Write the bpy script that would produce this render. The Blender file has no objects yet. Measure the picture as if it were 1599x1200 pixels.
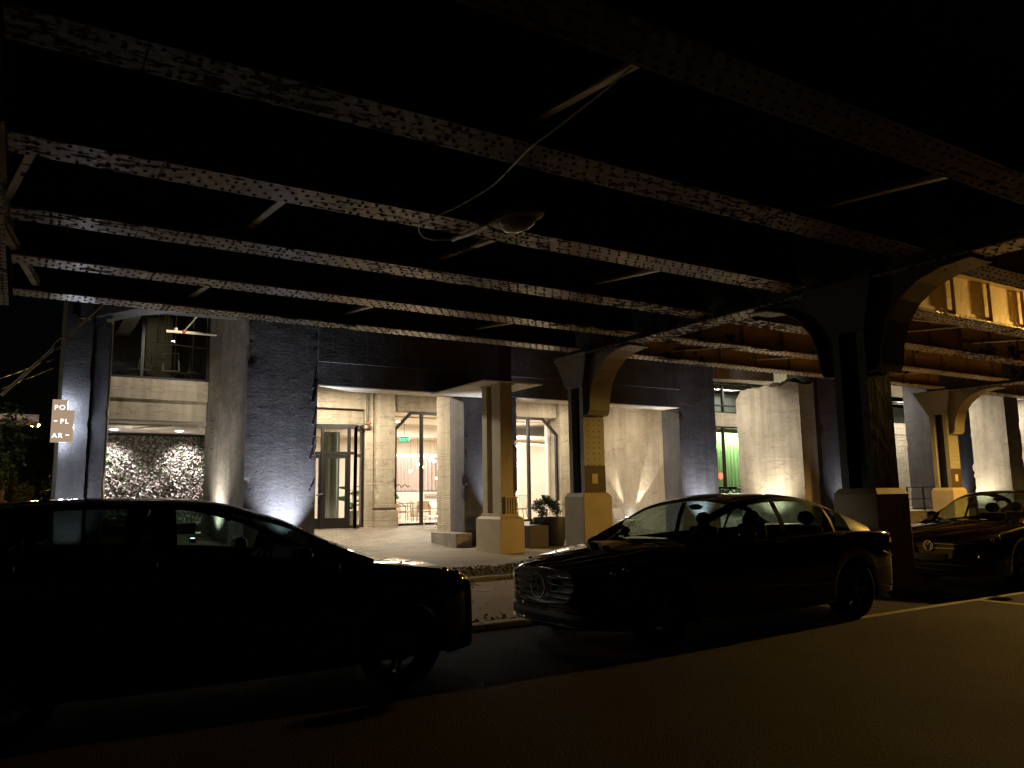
import bpy, bmesh, math, random
from mathutils import Vector, Matrix, noise
random.seed(7)
scene = bpy.context.scene
R = math.radians
PI = math.pi

# ------------------------------------------------------------------ camera
# world: X runs along the street, Y across it towards the building, Z up
CAMH = 1.48
yaw, pitch, roll = R(57.989), R(8.062), R(-0.852)
fw = Vector((math.cos(yaw)*math.cos(pitch), math.sin(yaw)*math.cos(pitch), math.sin(pitch)))
rt = Vector((math.sin(yaw), -math.cos(yaw), 0)); up = rt.cross(fw)
rt, up = rt*math.cos(roll)+up*math.sin(roll), -rt*math.sin(roll)+up*math.cos(roll)
cam_data = bpy.data.cameras.new('camera'); cam = bpy.data.objects.new('camera', cam_data)
scene.collection.objects.link(cam)
cam.matrix_world = Matrix(((rt.x, up.x, -fw.x, 0), (rt.y, up.y, -fw.y, 0), (rt.z, up.z, -fw.z, CAMH), (0, 0, 0, 1)))
cam_data.sensor_width = 36; cam_data.lens = 36*1220.6/1599
cam_data.clip_start = 0.05; cam_data.clip_end = 2000
scene.camera = cam

# ------------------------------------------------------------------ world, exposure
w = bpy.data.worlds.new('World'); scene.world = w; w.use_nodes = True
nt = w.node_tree
for n in list(nt.nodes): nt.nodes.remove(n)
sky = nt.nodes.new('ShaderNodeTexSky'); sky.sky_type = 'NISHITA'; sky.sun_disc = False
sky.sun_elevation = R(4); sky.sun_rotation = R(200)
bg = nt.nodes.new('ShaderNodeBackground'); bg.inputs[1].default_value = 0.0001
wo = nt.nodes.new('ShaderNodeOutputWorld')
nt.links.new(sky.outputs[0], bg.inputs[0]); nt.links.new(bg.outputs[0], wo.inputs[0])
scene.view_settings.view_transform = 'Standard'; scene.view_settings.look = 'None'
scene.view_settings.exposure = 1.6; scene.view_settings.gamma = 1
scene.render.engine = 'CYCLES'
scene.cycles.use_denoising = True
scene.cycles.max_bounces = 7; scene.cycles.diffuse_bounces = 4; scene.cycles.glossy_bounces = 4
scene.cycles.transmission_bounces = 6; scene.cycles.transparent_max_bounces = 16
scene.cycles.sample_clamp_indirect = 4.0
scene.cycles.caustics_reflective = False; scene.cycles.caustics_refractive = False

# ------------------------------------------------------------------ lamps (fittings of the place, plus a few added fills)
SODIUM = (1.0, 0.58, 0.13); WARM = (1.0, 0.90, 0.74); COOL = (0.86, 0.91, 1.0); NEUT = (1.0, 0.93, 0.80)
def lamp(kind, loc, power, color, aim=None, size=0.1, sizey=None, spot=60, blend=0.6, parent=None, name='lamp_light'):
    d = bpy.data.lights.new(name, kind); d.energy = power; d.color = color
    if kind == 'AREA':
        d.shape = 'RECTANGLE'; d.size = size; d.size_y = sizey or size
    else:
        d.shadow_soft_size = size
    if kind == 'SPOT':
        d.spot_size = R(spot); d.spot_blend = blend
    o = bpy.data.objects.new(name, d); scene.collection.objects.link(o); o.location = loc
    if aim is not None:
        v = (Vector(aim)-Vector(loc)).normalized()
        o.rotation_euler = v.to_track_quat('-Z', 'Y').to_euler()
    return o

# ------------------------------------------------------------------ materials
def mat(name):
    m = bpy.data.materials.new(name); m.use_nodes = True
    nt = m.node_tree
    return m, nt, nt.nodes['Principled BSDF']
def N(nt, t, **k):
    n = nt.nodes.new(t)
    for a, b in k.items():
        if a.startswith('i_'):
            key = a[2:]
            n.inputs[int(key) if key.isdigit() else key].default_value = b
        else: setattr(n, a, b)
    return n
def noise_node(nt, scale, detail=6, rough=0.55, co=None, stretch=None):
    n = N(nt, 'ShaderNodeTexNoise'); n.inputs['Scale'].default_value = scale
    n.inputs['Detail'].default_value = detail; n.inputs['Roughness'].default_value = rough
    if co is None:
        tc = N(nt, 'ShaderNodeTexCoord')
        src = tc.outputs['Object']
        if stretch:
            mp = N(nt, 'ShaderNodeMapping'); mp.inputs['Scale'].default_value = stretch
            nt.links.new(src, mp.inputs[0]); src = mp.outputs[0]
        nt.links.new(src, n.inputs['Vector'])
    else: nt.links.new(co, n.inputs['Vector'])
    return n
def ramp(nt, src, stops):
    r = N(nt, 'ShaderNodeValToRGB'); e = r.color_ramp.elements
    while len(e) < len(stops): e.new(0.5)
    for i, (p, c) in enumerate(stops):
        e[i].position = p; e[i].color = (*c, 1) if len(c) == 3 else c
    nt.links.new(src, r.inputs[0]); return r
def bump(nt, b, srcs, strength=0.5, dist=0.02):
    prev = None
    for s, st, di in srcs:
        bn = N(nt, 'ShaderNodeBump'); bn.inputs['Strength'].default_value = st; bn.inputs['Distance'].default_value = di
        nt.links.new(s, bn.inputs['Height'])
        if prev: nt.links.new(prev.outputs[0], bn.inputs['Normal'])
        prev = bn
    nt.links.new(prev.outputs[0], b.inputs['Normal'])
def plain(name, col, rough=0.6, metal=0, coat=0, spec=0.5):
    m, nt, b = mat(name)
    b.inputs['Base Color'].default_value = (*col, 1); b.inputs['Roughness'].default_value = rough
    b.inputs['Metallic'].default_value = metal; b.inputs['Coat Weight'].default_value = coat
    b.inputs['Specular IOR Level'].default_value = spec
    return m
def varied(name, c1, c2, scale=3, rough=0.7, bs=0.4, bd=0.01, bscale=40, metal=0, spec=0.5, stretch=None, detail=8):
    m, nt, b = mat(name)
    n = noise_node(nt, scale, detail, stretch=stretch); r = ramp(nt, n.outputs[0], [(0.3, c1), (0.7, c2)])
    nt.links.new(r.outputs[0], b.inputs['Base Color'])
    b.inputs['Roughness'].default_value = rough; b.inputs['Metallic'].default_value = metal
    b.inputs['Specular IOR Level'].default_value = spec
    n2 = noise_node(nt, bscale, 4); bump(nt, b, [(n2.outputs[0], bs, bd)])
    return m
def emit(name, col, s):
    m, nt, b = mat(name)
    b.inputs['Base Color'].default_value = (0.02, 0.02, 0.02, 1)
    b.inputs['Emission Color'].default_value = (*col, 1); b.inputs['Emission Strength'].default_value = s
    return m
def thin_glass(name, tint=(0.9, 0.93, 0.9), refl=0.06, rough=0.0):
    m = bpy.data.materials.new(name); m.use_nodes = True; nt = m.node_tree
    for n in list(nt.nodes): nt.nodes.remove(n)
    tr = N(nt, 'ShaderNodeBsdfTransparent'); tr.inputs[0].default_value = (*tint, 1)
    gl = N(nt, 'ShaderNodeBsdfGlossy'); gl.inputs['Roughness'].default_value = rough
    lw = N(nt, 'ShaderNodeFresnel'); ge = N(nt, 'ShaderNodeNewGeometry'); io = N(nt, 'ShaderNodeMapRange')
    io.inputs['To Min'].default_value = 1.5; io.inputs['To Max'].default_value = 1/1.5
    nt.links.new(ge.outputs['Backfacing'], io.inputs[0]); nt.links.new(io.outputs[0], lw.inputs[0])
    mx = N(nt, 'ShaderNodeMixShader'); out = N(nt, 'ShaderNodeOutputMaterial')
    nt.links.new(lw.outputs[0], mx.inputs[0]); nt.links.new(tr.outputs[0], mx.inputs[1]); nt.links.new(gl.outputs[0], mx.inputs[2])
    nt.links.new(mx.outputs[0], out.inputs[0]); return m

def concrete(name, c1, c2, crack=0.9, pourline=0.15, formwork=True, rough=0.75, spec=0.35):
    """old board-marked concrete: blotches, trowelled lumps, horizontal pour lines, small pits"""
    m, nt, b = mat(name)
    n1 = noise_node(nt, 0.9, 8); n2 = noise_node(nt, 7, 6, stretch=(1, 1, 0.35))
    mix = N(nt, 'ShaderNodeMath', operation='ADD'); ms = N(nt, 'ShaderNodeMath', operation='MULTIPLY'); ms.inputs[1].default_value = 0.45
    nt.links.new(n2.outputs[0], ms.inputs[0]); nt.links.new(n1.outputs[0], mix.inputs[0]); nt.links.new(ms.outputs[0], mix.inputs[1])
    r = ramp(nt, mix.outputs[0], [(0.52, c1), (0.92, c2)])
    ck = noise_node(nt, 0.8, 7, 0.62, stretch=(0.45, 0.45, 1.6)); sb = N(nt, 'ShaderNodeMath', operation='SUBTRACT'); sb.inputs[1].default_value = 0.5
    ab = N(nt, 'ShaderNodeMath', operation='ABSOLUTE'); nt.links.new(ck.outputs[0], sb.inputs[0]); nt.links.new(sb.outputs[0], ab.inputs[0])
    ckr = ramp(nt, ab.outputs[0], [(0.0012, (0.45, 0.42, 0.4)), (0.0035, (1, 1, 1))])
    st = noise_node(nt, 3.5, 5, 0.6, stretch=(1, 1, 0.06)); str_ = ramp(nt, st.outputs[0], [(0.35, (0.80, 0.79, 0.77)), (0.6, (1.04, 1.03, 1.02))])
    m1 = N(nt, 'ShaderNodeMixRGB', blend_type='MULTIPLY'); m1.inputs[0].default_value = 1
    m2 = N(nt, 'ShaderNodeMixRGB', blend_type='MULTIPLY'); m2.inputs[0].default_value = 1
    nt.links.new(r.outputs[0], m1.inputs[1]); nt.links.new(ckr.outputs[0], m1.inputs[2]); nt.links.new(m1.outputs[0], m2.inputs[1]); nt.links.new(str_.outputs[0], m2.inputs[2])
    nt.links.new(m2.outputs[0], b.inputs['Base Color'])
    b.inputs['Roughness'].default_value = rough; b.inputs['Specular IOR Level'].default_value = spec
    lump = noise_node(nt, 2.6, 7, 0.6, stretch=(1, 1, 1.3))
    fine = noise_node(nt, 26, 5, 0.6); mid = noise_node(nt, 15, 3, 0.5)
    # drips and board marks: noise squeezed so it runs vertically
    drip = noise_node(nt, 9, 4, 0.5, stretch=(1, 1, 0.08))
    pour = noise_node(nt, 0.35, 5, 0.7, stretch=(0.25, 0.25, 5))
    vor = N(nt, 'ShaderNodeTexVoronoi', feature='F1'); tc = N(nt, 'ShaderNodeTexCoord'); vor.inputs['Scale'].default_value = 3.2
    nt.links.new(tc.outputs['Object'], vor.inputs['Vector'])
    pit = ramp(nt, vor.outputs[0], [(0.03, (0, 0, 0)), (0.09, (1, 1, 1))])
    wav = ramp(nt, pour.outputs[0], [(0.495, (0, 0, 0)), (0.505, (1, 1, 1))])
    bump(nt, b, [(lump.outputs[0], 0.5*crack, 0.04), (wav.outputs[0], pourline*crack, 0.016), (ckr.outputs[0], 0.6, 0.012), (drip.outputs[0], 0.4, 0.012), (mid.outputs[0], 0.5*crack, 0.020), (fine.outputs[0], 0.5*crack, 0.014), (pit.outputs[0], 0.4*crack, 0.012)])
    return m

M = {}
M['conc_blue'] = concrete('dark_blue_painted_concrete', (0.070, 0.070, 0.080), (0.110, 0.109, 0.119), 0.75, spec=0.35, rough=0.6)
M['conc_cream'] = concrete('bare_cream_concrete', (0.33, 0.285, 0.215), (0.46, 0.405, 0.315), 0.95, pourline=0.7)
M['conc_grey'] = concrete('grey_concrete', (0.20, 0.18, 0.16), (0.34, 0.31, 0.28), 0.9)
M['cream_paint'] = varied('cream_painted_concrete', (0.42, 0.34, 0.21), (0.52, 0.43, 0.28), 2, 0.65, 0.3, 0.01, 18)
M['ped_paint'] = varied('pedestal_paint', (0.40, 0.33, 0.21), (0.50, 0.42, 0.28), 2.5, 0.6, 0.25, 0.008, 30)
M['ped_foot'] = varied('rough_pedestal_foot', (0.26, 0.21, 0.14), (0.42, 0.36, 0.26), 5, 0.8, 0.7, 0.03, 12)
M['soffit'] = plain('white_soffit', (0.72, 0.68, 0.60), 0.7)
M['dark_metal'] = plain('dark_bronze_metal', (0.018, 0.017, 0.016), 0.4, 0.3)
M['black'] = plain('black_plastic', (0.008, 0.008, 0.009), 0.5)
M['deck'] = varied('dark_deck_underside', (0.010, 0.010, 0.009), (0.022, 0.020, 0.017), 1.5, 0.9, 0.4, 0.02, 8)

def steel(name, c1, c2, rust=(0.03, 0.02, 0.014), amount=0.5, gloss=0.32, scale=2.2, spec=0.45):
    """old glossy paint over steel: chipped to rust where the noise runs high"""
    m, nt, b = mat(name)
    n1 = noise_node(nt, scale, 9, 0.62, stretch=(0.55, 1.6, 1.2)); n3 = noise_node(nt, 1.1, 4)
    base = ramp(nt, n3.outputs[0], [(0.35, c1), (0.65, c2)])
    big = noise_node(nt, 0.35, 3)
    add = N(nt, 'ShaderNodeMath', operation='MULTIPLY_ADD'); add.inputs[1].default_value = 0.55; 
    nt.links.new(big.outputs[0], add.inputs[0]); nt.links.new(n1.outputs[0], add.inputs[2])
    lo = 0.86 - 0.12*amount
    k = ramp(nt, add.outputs[0], [(lo, (0, 0, 0)), (lo+0.012, (1, 1, 1))])
    mx = N(nt, 'ShaderNodeMixRGB'); mx.inputs[2].default_value = (*rust, 1)
    nt.links.new(k.outputs[0], mx.inputs[0]); nt.links.new(base.outputs[0], mx.inputs[1]); nt.links.new(mx.outputs[0], b.inputs['Base Color'])
    b.inputs['Specular IOR Level'].default_value = spec
    rr = N(nt, 'ShaderNodeMapRange'); rr.inputs['To Min'].default_value = gloss; rr.inputs['To Max'].default_value = 0.9
    nt.links.new(k.outputs[0], rr.inputs[0]); nt.links.new(rr.outputs[0], b.inputs['Roughness'])
    n2 = noise_node(nt, 6, 5, 0.6); inv = N(nt, 'ShaderNodeInvert'); nt.links.new(k.outputs[0], inv.inputs['Color'])
    bump(nt, b, [(n2.outputs[0], 0.5, 0.02), (inv.outputs[0], 0.8, 0.006)])
    return m
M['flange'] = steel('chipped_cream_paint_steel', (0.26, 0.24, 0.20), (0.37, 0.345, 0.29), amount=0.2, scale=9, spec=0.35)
M['flange_a'] = steel('shaded_cream_paint_steel', (0.085, 0.08, 0.067), (0.13, 0.12, 0.10), amount=0.25, scale=8, gloss=0.5, spec=0.18)  # cream paint darkened, standing in for light falling off from the facade
M['flange_t'] = steel('deep_shade_paint_steel', (0.030, 0.029, 0.024), (0.048, 0.046, 0.038), amount=0.1, scale=6, gloss=0.6, spec=0.08)  # darkest copy: shade far from the facade put into the paint colour
M['flange_sound_lit'] = steel('lit_cream_paint_steel', (0.46, 0.42, 0.33), (0.56, 0.51, 0.41), amount=-0.2)  # paler copy: facade light on the nearest girders put into the colour
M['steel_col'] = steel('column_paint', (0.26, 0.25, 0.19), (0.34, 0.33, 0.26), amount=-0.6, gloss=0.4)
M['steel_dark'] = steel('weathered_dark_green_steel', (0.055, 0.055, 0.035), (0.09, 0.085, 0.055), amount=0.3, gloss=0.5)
M['web'] = steel('lamplit_web_steel', (0.42, 0.31, 0.12), (0.52, 0.38, 0.15), amount=-0.6, gloss=0.5)  # bright yellow albedo stands in for sodium light on the webs
M['rivet'] = plain('rusty_shaded_rivet', (0.022, 0.017, 0.012), 0.7, 0, 0, 0.3)  # rust colour, also kept dark for the rivets' shaded sides
M['primer'] = varied('bare_brown_patch', (0.05, 0.035, 0.018), (0.09, 0.06, 0.03), 6, 0.7)
M['pale_patch'] = plain('pale_patch', (0.55, 0.45, 0.25), 0.6)
M['red_steel'] = varied('dark_red_brown_steel', (0.035, 0.02, 0.012), (0.05, 0.028, 0.018), 3, 0.6)

# asphalt
m, nt, b = mat('asphalt')
n1 = noise_node(nt, 0.5, 8); n2 = noise_node(nt, 60, 3); n3 = noise_node(nt, 4, 6)
mixv = N(nt, 'ShaderNodeMixRGB'); mixv.inputs[0].default_value = 0.5
nt.links.new(n1.outputs[0], mixv.inputs[1]); nt.links.new(n2.outputs[0], mixv.inputs[2])
r_ = ramp(nt, mixv.outputs[0], [(0.36, (0.013, 0.0095, 0.008)), (0.5, (0.031, 0.022, 0.018)), (0.64, (0.058, 0.043, 0.035))])
nt.links.new(r_.outputs[0], b.inputs['Base Color']); b.inputs['Roughness'].default_value = 0.9; b.inputs['Specular IOR Level'].default_value = 0.25
bump(nt, b, [(n3.outputs[0], 0.3, 0.03), (n2.outputs[0], 1.0, 0.02)])
M['asphalt'] = m
# lane concrete between the kerbs
M['lane'] = varied('worn_concrete_lane', (0.20, 0.15, 0.09), (0.28, 0.21, 0.135), 1.2, 0.8, 0.4, 0.008, 60)
M['kerb'] = varied('granite_kerb', (0.2, 0.17, 0.13), (0.3, 0.26, 0.2), 8, 0.8, 0.6, 0.02, 25)
M['line'] = varied('worn_road_paint', (0.30, 0.27, 0.20), (0.5, 0.46, 0.36), 9, 0.7, 0.4, 0.006, 60)
M['litter'] = varied('dry_leaf_litter', (0.04, 0.028, 0.014), (0.13, 0.095, 0.05), 14, 0.9, 1.0, 0.05, 18)
M['leafdry'] = varied('dry_leaf', (0.07, 0.045, 0.02), (0.26, 0.18, 0.08), 12, 0.8)
# pavers
m, nt, b = mat('brick_pavers')
tc = N(nt, 'ShaderNodeTexCoord'); mp = N(nt, 'ShaderNodeMapping'); mp.inputs['Scale'].default_value = (1, 1, 1)
nt.links.new(tc.outputs['Object'], mp.inputs[0])
bk = N(nt, 'ShaderNodeTexBrick'); bk.inputs['Scale'].default_value = 1.0; bk.inputs['Brick Width'].default_value = 0.42; bk.inputs['Row Height'].default_value = 0.21
bk.inputs['Mortar Size'].default_value = 0.014; bk.inputs['Color1'].default_value = (0.19, 0.165, 0.13, 1); bk.inputs['Color2'].default_value = (0.25, 0.215, 0.17, 1)
bk.inputs['Mortar'].default_value = (0.07, 0.06, 0.05, 1)
nt.links.new(mp.outputs[0], bk.inputs['Vector'])
n1 = noise_node(nt, 1.3, 6); mixv = N(nt, 'ShaderNodeMixRGB', blend_type='MULTIPLY'); mixv.inputs[0].default_value = 0.8
rr = ramp(nt, n1.outputs[0], [(0.3, (0.65, 0.65, 0.65)), (0.7, (1.15, 1.12, 1.1))])
nt.links.new(bk.outputs[0], mixv.inputs[1]); nt.links.new(rr.outputs[0], mixv.inputs[2]); nt.links.new(mixv.outputs[0], b.inputs['Base Color'])
b.inputs['Roughness'].default_value = 0.75
n2 = noise_node(nt, 50, 3); inv = N(nt, 'ShaderNodeInvert'); nt.links.new(bk.outputs['Fac'], inv.inputs['Color'])
bump(nt, b, [(inv.outputs[0], 0.8, 0.008), (n2.outputs[0], 0.4, 0.006)])
M['pavers'] = m
M['sidewalk'] = varied('sidewalk_concrete', (0.20, 0.165, 0.12), (0.29, 0.245, 0.185), 1.1, 0.8, 0.4, 0.008, 45)

# interiors
M['wall_warm'] = plain('warm_white_wall', (0.70, 0.63, 0.54), 0.8)
M['wall_white'] = plain('white_ceiling', (0.80, 0.77, 0.70), 0.8)
M['wood_floor'] = varied('pale_wood_floor', (0.45, 0.33, 0.22), (0.56, 0.42, 0.30), 4, 0.5, 0.1, 0.003, 20)
M['curtain_taupe'] = plain('taupe_curtain', (0.44, 0.34, 0.29), 0.9)
M['curtain_green'] = plain('pale_green_curtain', (0.22, 0.40, 0.15), 0.9)
M['curtain_pink'] = plain('pink_curtain', (0.62, 0.26, 0.22), 0.9)
M['curtain_grey'] = plain('grey_green_curtain', (0.20, 0.235, 0.20), 0.9)
M['cane'] = varied('cane_seat', (0.38, 0.24, 0.13), (0.52, 0.36, 0.21), 40, 0.6)
M['white_paint'] = plain('white_powder_coat', (0.75, 0.73, 0.68), 0.35)
M['rust_seat'] = plain('terracotta_slat', (0.50, 0.20, 0.13), 0.6)
M['sofa'] = plain('linen_upholstery', (0.5, 0.45, 0.36), 0.95)
M['wood'] = varied('dark_wood', (0.09, 0.045, 0.025), (0.15, 0.08, 0.04), 5, 0.45, stretch=(1, 8, 8))
M['olive_wall'] = concrete('dim_interior_concrete', (0.17, 0.16, 0.115), (0.27, 0.25, 0.18), 0.5)
M['glass'] = thin_glass('window_glass', (0.92, 0.94, 0.91))
M['glass_upper'] = thin_glass('upper_window_glass', (0.62, 0.63, 0.60))
M['car_glass'] = thin_glass('tinted_car_glass', (0.50, 0.62, 0.57))
M['car_glass_dark'] = thin_glass('privacy_and_darkened_glass', (0.16, 0.19, 0.17))
M['screen_glass'] = thin_glass('windscreen_glass', (0.82, 0.88, 0.85))
M['leaf_dark'] = varied('glossy_leaf', (0.035, 0.06, 0.022), (0.08, 0.12, 0.045), 30, 0.5)
M['leaf_tree'] = varied('street_tree_leaf', (0.03, 0.045, 0.015), (0.07, 0.09, 0.03), 12, 0.55)
M['leaf_wall'] = varied('trailing_leaf', (0.05, 0.047, 0.04), (0.62, 0.56, 0.53), 9, 0.4)  # pale end of the leaf colour stands in for glints of light
M['bark'] = varied('bark', (0.04, 0.03, 0.02), (0.08, 0.06, 0.04), 8, 0.9)
M['planter_dark'] = plain('black_planter', (0.014, 0.013, 0.013), 0.45)
M['planter_brown'] = varied('brown_planter', (0.02, 0.012, 0.008), (0.03, 0.018, 0.012), 4, 0.5)
M['planter_grey'] = plain('grey_bowl', (0.22, 0.20, 0.18), 0.7)
M['pipe'] = plain('pale_pipe', (0.62, 0.55, 0.40), 0.4)
M['redvalve'] = plain('red_valve', (0.35, 0.06, 0.03), 0.4)
M['em_white'] = emit('white_letter_light', (1.0, 0.96, 0.9), 0.6)
M['em_halo'] = emit('halo_light', (0.82, 0.9, 1.0), 2.5)
M['em_warm'] = emit('warm_strip_light', (1, 0.88, 0.66), 1.2)
M['em_bulb'] = emit('bulb_light', (1, 0.86, 0.6), 9)
M['em_down'] = emit('downlight', (1, 0.9, 0.72), 14)
M['em_sodium'] = emit('sodium_lamp', (1, 0.55, 0.12), 60)
M['em_exit'] = emit('exit_green', (0.0, 0.42, 0.16), 0.35)
M['em_exit_l'] = emit('exit_letter', (0.3, 1.0, 0.6), 0.6)
M['em_up'] = emit('uplight_lens', (0.85, 0.92, 1.0), 12)
M['em_red'] = emit('red_light', (1.0, 0.10, 0.06), 1.3)
M['sign_face'] = emit('lit_bronze_sign_face', (0.55, 0.38, 0.25), 0.24)  # bronze face made to glow in place of light falling on it
M['skin'] = plain('skin', (0.20, 0.11, 0.085), 0.6); M['hair'] = plain('dark_hair', (0.012, 0.009, 0.007), 0.7)
M['tshirt'] = plain('black_tshirt', (0.008, 0.008, 0.01), 0.9); M['jeans'] = plain('dark_jeans', (0.015, 0.02, 0.035), 0.9)
# cars
def carpaint(name, c):
    m, nt, b = mat(name)
    b.inputs['Base Color'].default_value = (*c, 1); b.inputs['Roughness'].default_value = 0.6; b.inputs['Specular IOR Level'].default_value = 0.0
    b.inputs['Coat Weight'].default_value = 1.0; b.inputs['Coat Roughness'].default_value = 0.02
    n = noise_node(nt, 18, 3); bump(nt, b, [(n.outputs[0], 0.02, 0.004)])
    return m
M['paint_black'] = carpaint('black_car_paint', (0.0035, 0.0035, 0.004))
M['paint_brown'] = carpaint('dark_brown_car_paint', (0.02, 0.011, 0.006))
M['tyre'] = plain('tyre_rubber', (0.007, 0.007, 0.007), 0.85)
M['alloy'] = plain('grey_alloy', (0.13, 0.13, 0.13), 0.35, 0.8)
M['chrome'] = plain('chrome', (0.55, 0.55, 0.55), 0.12, 1.0)
M['trim'] = plain('black_trim', (0.006, 0.006, 0.006), 0.35)
M['cabin'] = plain('dark_cabin', (0.006, 0.006, 0.006), 0.8)
M['headlamp'] = plain('headlamp_reflector', (0.75, 0.70, 0.62), 0.16, 1.0, 1.0)
M['red_lens'] = plain('red_tail_lens', (0.12, 0.006, 0.004), 0.12, 0, 1.0)
M['plate'] = plain('licence_plate', (0.35, 0.35, 0.33), 0.5)

# ------------------------------------------------------------------ geometry helpers
class MB:
    def __init__(s): s.v = []; s.f = []; s.m = []; s.mi = 0
    def add(s, vs, fs):
        o = len(s.v); s.v += [tuple(v) for v in vs]
        for f in fs: s.f.append(tuple(i+o for i in f)); s.m.append(s.mi)
        return s
    def box(s, x0, x1, y0, y1, z0, z1):
        x0, x1 = min(x0, x1), max(x0, x1); y0, y1 = min(y0, y1), max(y0, y1); z0, z1 = min(z0, z1), max(z0, z1)
        return s.add([(x0,y0,z0),(x1,y0,z0),(x1,y1,z0),(x0,y1,z0),(x0,y0,z1),(x1,y0,z1),(x1,y1,z1),(x0,y1,z1)],
                     [(0,3,2,1),(4,5,6,7),(0,1,5,4),(1,2,6,5),(2,3,7,6),(3,0,4,7)])
    def prism(s, poly, axis, a, b):
        """poly: 2-D points; axis 0: (y,z) swept along x; 1: (x,z) along y; 2: (x,y) along z"""
        def P(p, t):
            return {0: (t, p[0], p[1]), 1: (p[0], t, p[1]), 2: (p[0], p[1], t)}[axis]
        n = len(poly); vs = [P(p, a) for p in poly]+[P(p, b) for p in poly]
        return s.add(vs, [tuple(range(n-1, -1, -1)), tuple(range(n, 2*n))]+[(i, (i+1) % n, (i+1) % n+n, i+n) for i in range(n)])
    def tube(s, path, r, n=8, cap=True):
        path = [Vector(p) for p in path]; rings = []; o = len(s.v)
        ref = None
        for i, p in enumerate(path):
            d = (path[min(i+1, len(path)-1)]-path[max(i-1, 0)]).normalized()
            if ref is None: ref = Vector((0, 0, 1)) if abs(d.z) < 0.9 else Vector((1, 0, 0))
            a = d.cross(ref).normalized(); b = d.cross(a).normalized(); ref = -b if False else ref
            rr = r[i] if isinstance(r, (list, tuple)) else r
            rings.append([p+a*rr*math.cos(2*PI*k/n)+b*rr*math.sin(2*PI*k/n) for k in range(n)])
        vs = [q for rg in rings for q in rg]; fs = []
        for i in range(len(path)-1):
            for k in range(n):
                fs.append((i*n+k, i*n+(k+1) % n, (i+1)*n+(k+1) % n, (i+1)*n+k))
        if cap:
            fs.append(tuple(range(n-1, -1, -1))); fs.append(tuple((len(path)-1)*n+k for k in range(n)))
        return s.add(vs, fs)
    def lathe(s, prof, c=(0, 0, 0), n=24, axis=2, close=False):
        """prof: (radius, height) points turned round an axis through c"""
        vs = []; fs = []
        for (r, h) in prof:
            for k in range(n):
                a = 2*PI*k/n; x, y = r*math.cos(a), r*math.sin(a)
                p = {2: (x, y, h), 1: (x, h, y), 0: (h, x, y)}[axis]
                vs.append((p[0]+c[0], p[1]+c[1], p[2]+c[2]))
        L = len(prof)
        for i in range(L if close else L-1):
            j = (i+1) % L
            for k in range(n): fs.append((i*n+k, i*n+(k+1) % n, j*n+(k+1) % n, j*n+k))
        if not close:
            fs.append(tuple(range(n-1, -1, -1))); fs.append(tuple((L-1)*n+k for k in range(n)))
        return s.add(vs, fs)
    def quad(s, a, b, c, d): return s.add([a, b, c, d], [(0, 1, 2, 3)])
    def ball(s, c, r, n=10, sc=(1, 1, 1)):
        prof = []; vs = []; fs = []; m = n//2
        for i in range(m+1):
            t = PI*i/m
            for k in range(n):
                a = 2*PI*k/n
                vs.append((c[0]+r*sc[0]*math.sin(t)*math.cos(a), c[1]+r*sc[1]*math.sin(t)*math.sin(a), c[2]+r*sc[2]*math.cos(t)))
        for i in range(m):
            for k in range(n): fs.append((i*n+k, (i+1)*n+k, (i+1)*n+(k+1) % n, i*n+(k+1) % n))
        return s.add(vs, fs)
    def dome(s, c, r, d=(0, 0, -1), n=6):
        d = Vector(d); a = d.orthogonal().normalized(); b = d.cross(a); c = Vector(c)
        vs = [c+(a*math.cos(2*PI*k/n)+b*math.sin(2*PI*k/n))*r for k in range(n)]
        vs += [c+(a*math.cos(2*PI*k/n)+b*math.sin(2*PI*k/n))*r*0.75+d*r*0.5 for k in range(n)]+[c+d*r*0.75]
        fs = [(k, (k+1) % n, (k+1) % n+n, k+n) for k in range(n)]+[(k+n, (k+1) % n+n, 2*n) for k in range(n)]
        return s.add(vs, fs)
    def build(s, name, mats, parent=None, smooth=False, bevel=0, merge=False, subsurf=0, loc=None, recalc=True):
        me = bpy.data.meshes.new(name); me.from_pydata(s.v, [], s.f)
        if not isinstance(mats, (list, tuple)): mats = [mats]
        for x in mats: me.materials.append(x)
        if len(mats) > 1: me.polygons.foreach_set('material_index', s.m)
        if merge or recalc:
            bm = bmesh.new(); bm.from_mesh(me)
            if merge: bmesh.ops.remove_doubles(bm, verts=bm.verts, dist=1e-4)
            if recalc: bmesh.ops.recalc_face_normals(bm, faces=bm.faces)
            bm.to_mesh(me); bm.free()
        if smooth:
            me.polygons.foreach_set('use_smooth', [True]*len(me.polygons)); me.update(); me.set_sharp_from_angle(angle=R(42))
        me.update()
        o = bpy.data.objects.new(name, me); scene.collection.objects.link(o)
        if parent is not None: o.parent = parent
        if loc: o.location = loc
        if bevel:
            md = o.modifiers.new('bevel', 'BEVEL'); md.width = bevel; md.segments = 2; md.limit_method = 'ANGLE'; md.angle_limit = R(50)
        if subsurf:
            md = o.modifiers.new('sub', 'SUBSURF'); md.levels = subsurf; md.render_levels = subsurf
        return o
def tag(o, label=None, cat=None, group=None, kind=None):
    if label: o['label'] = label
    if cat: o['category'] = cat
    if group: o['group'] = group
    if kind: o['kind'] = kind
    return o
def thing(name, label, cat, loc=(0, 0, 0), rz=0, group=None):
    o = bpy.data.objects.new(name, None); scene.collection.objects.link(o)
    o.location = loc; o.rotation_euler = (0, 0, rz); o.empty_display_size = 0.1
    return tag(o, label, cat, group)
def copy_tree(o, parent=None):
    c = o.copy(); scene.collection.objects.link(c)
    if parent is not None: c.parent = parent
    for ch in list(o.children): copy_tree(ch, c)
    return c
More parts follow.
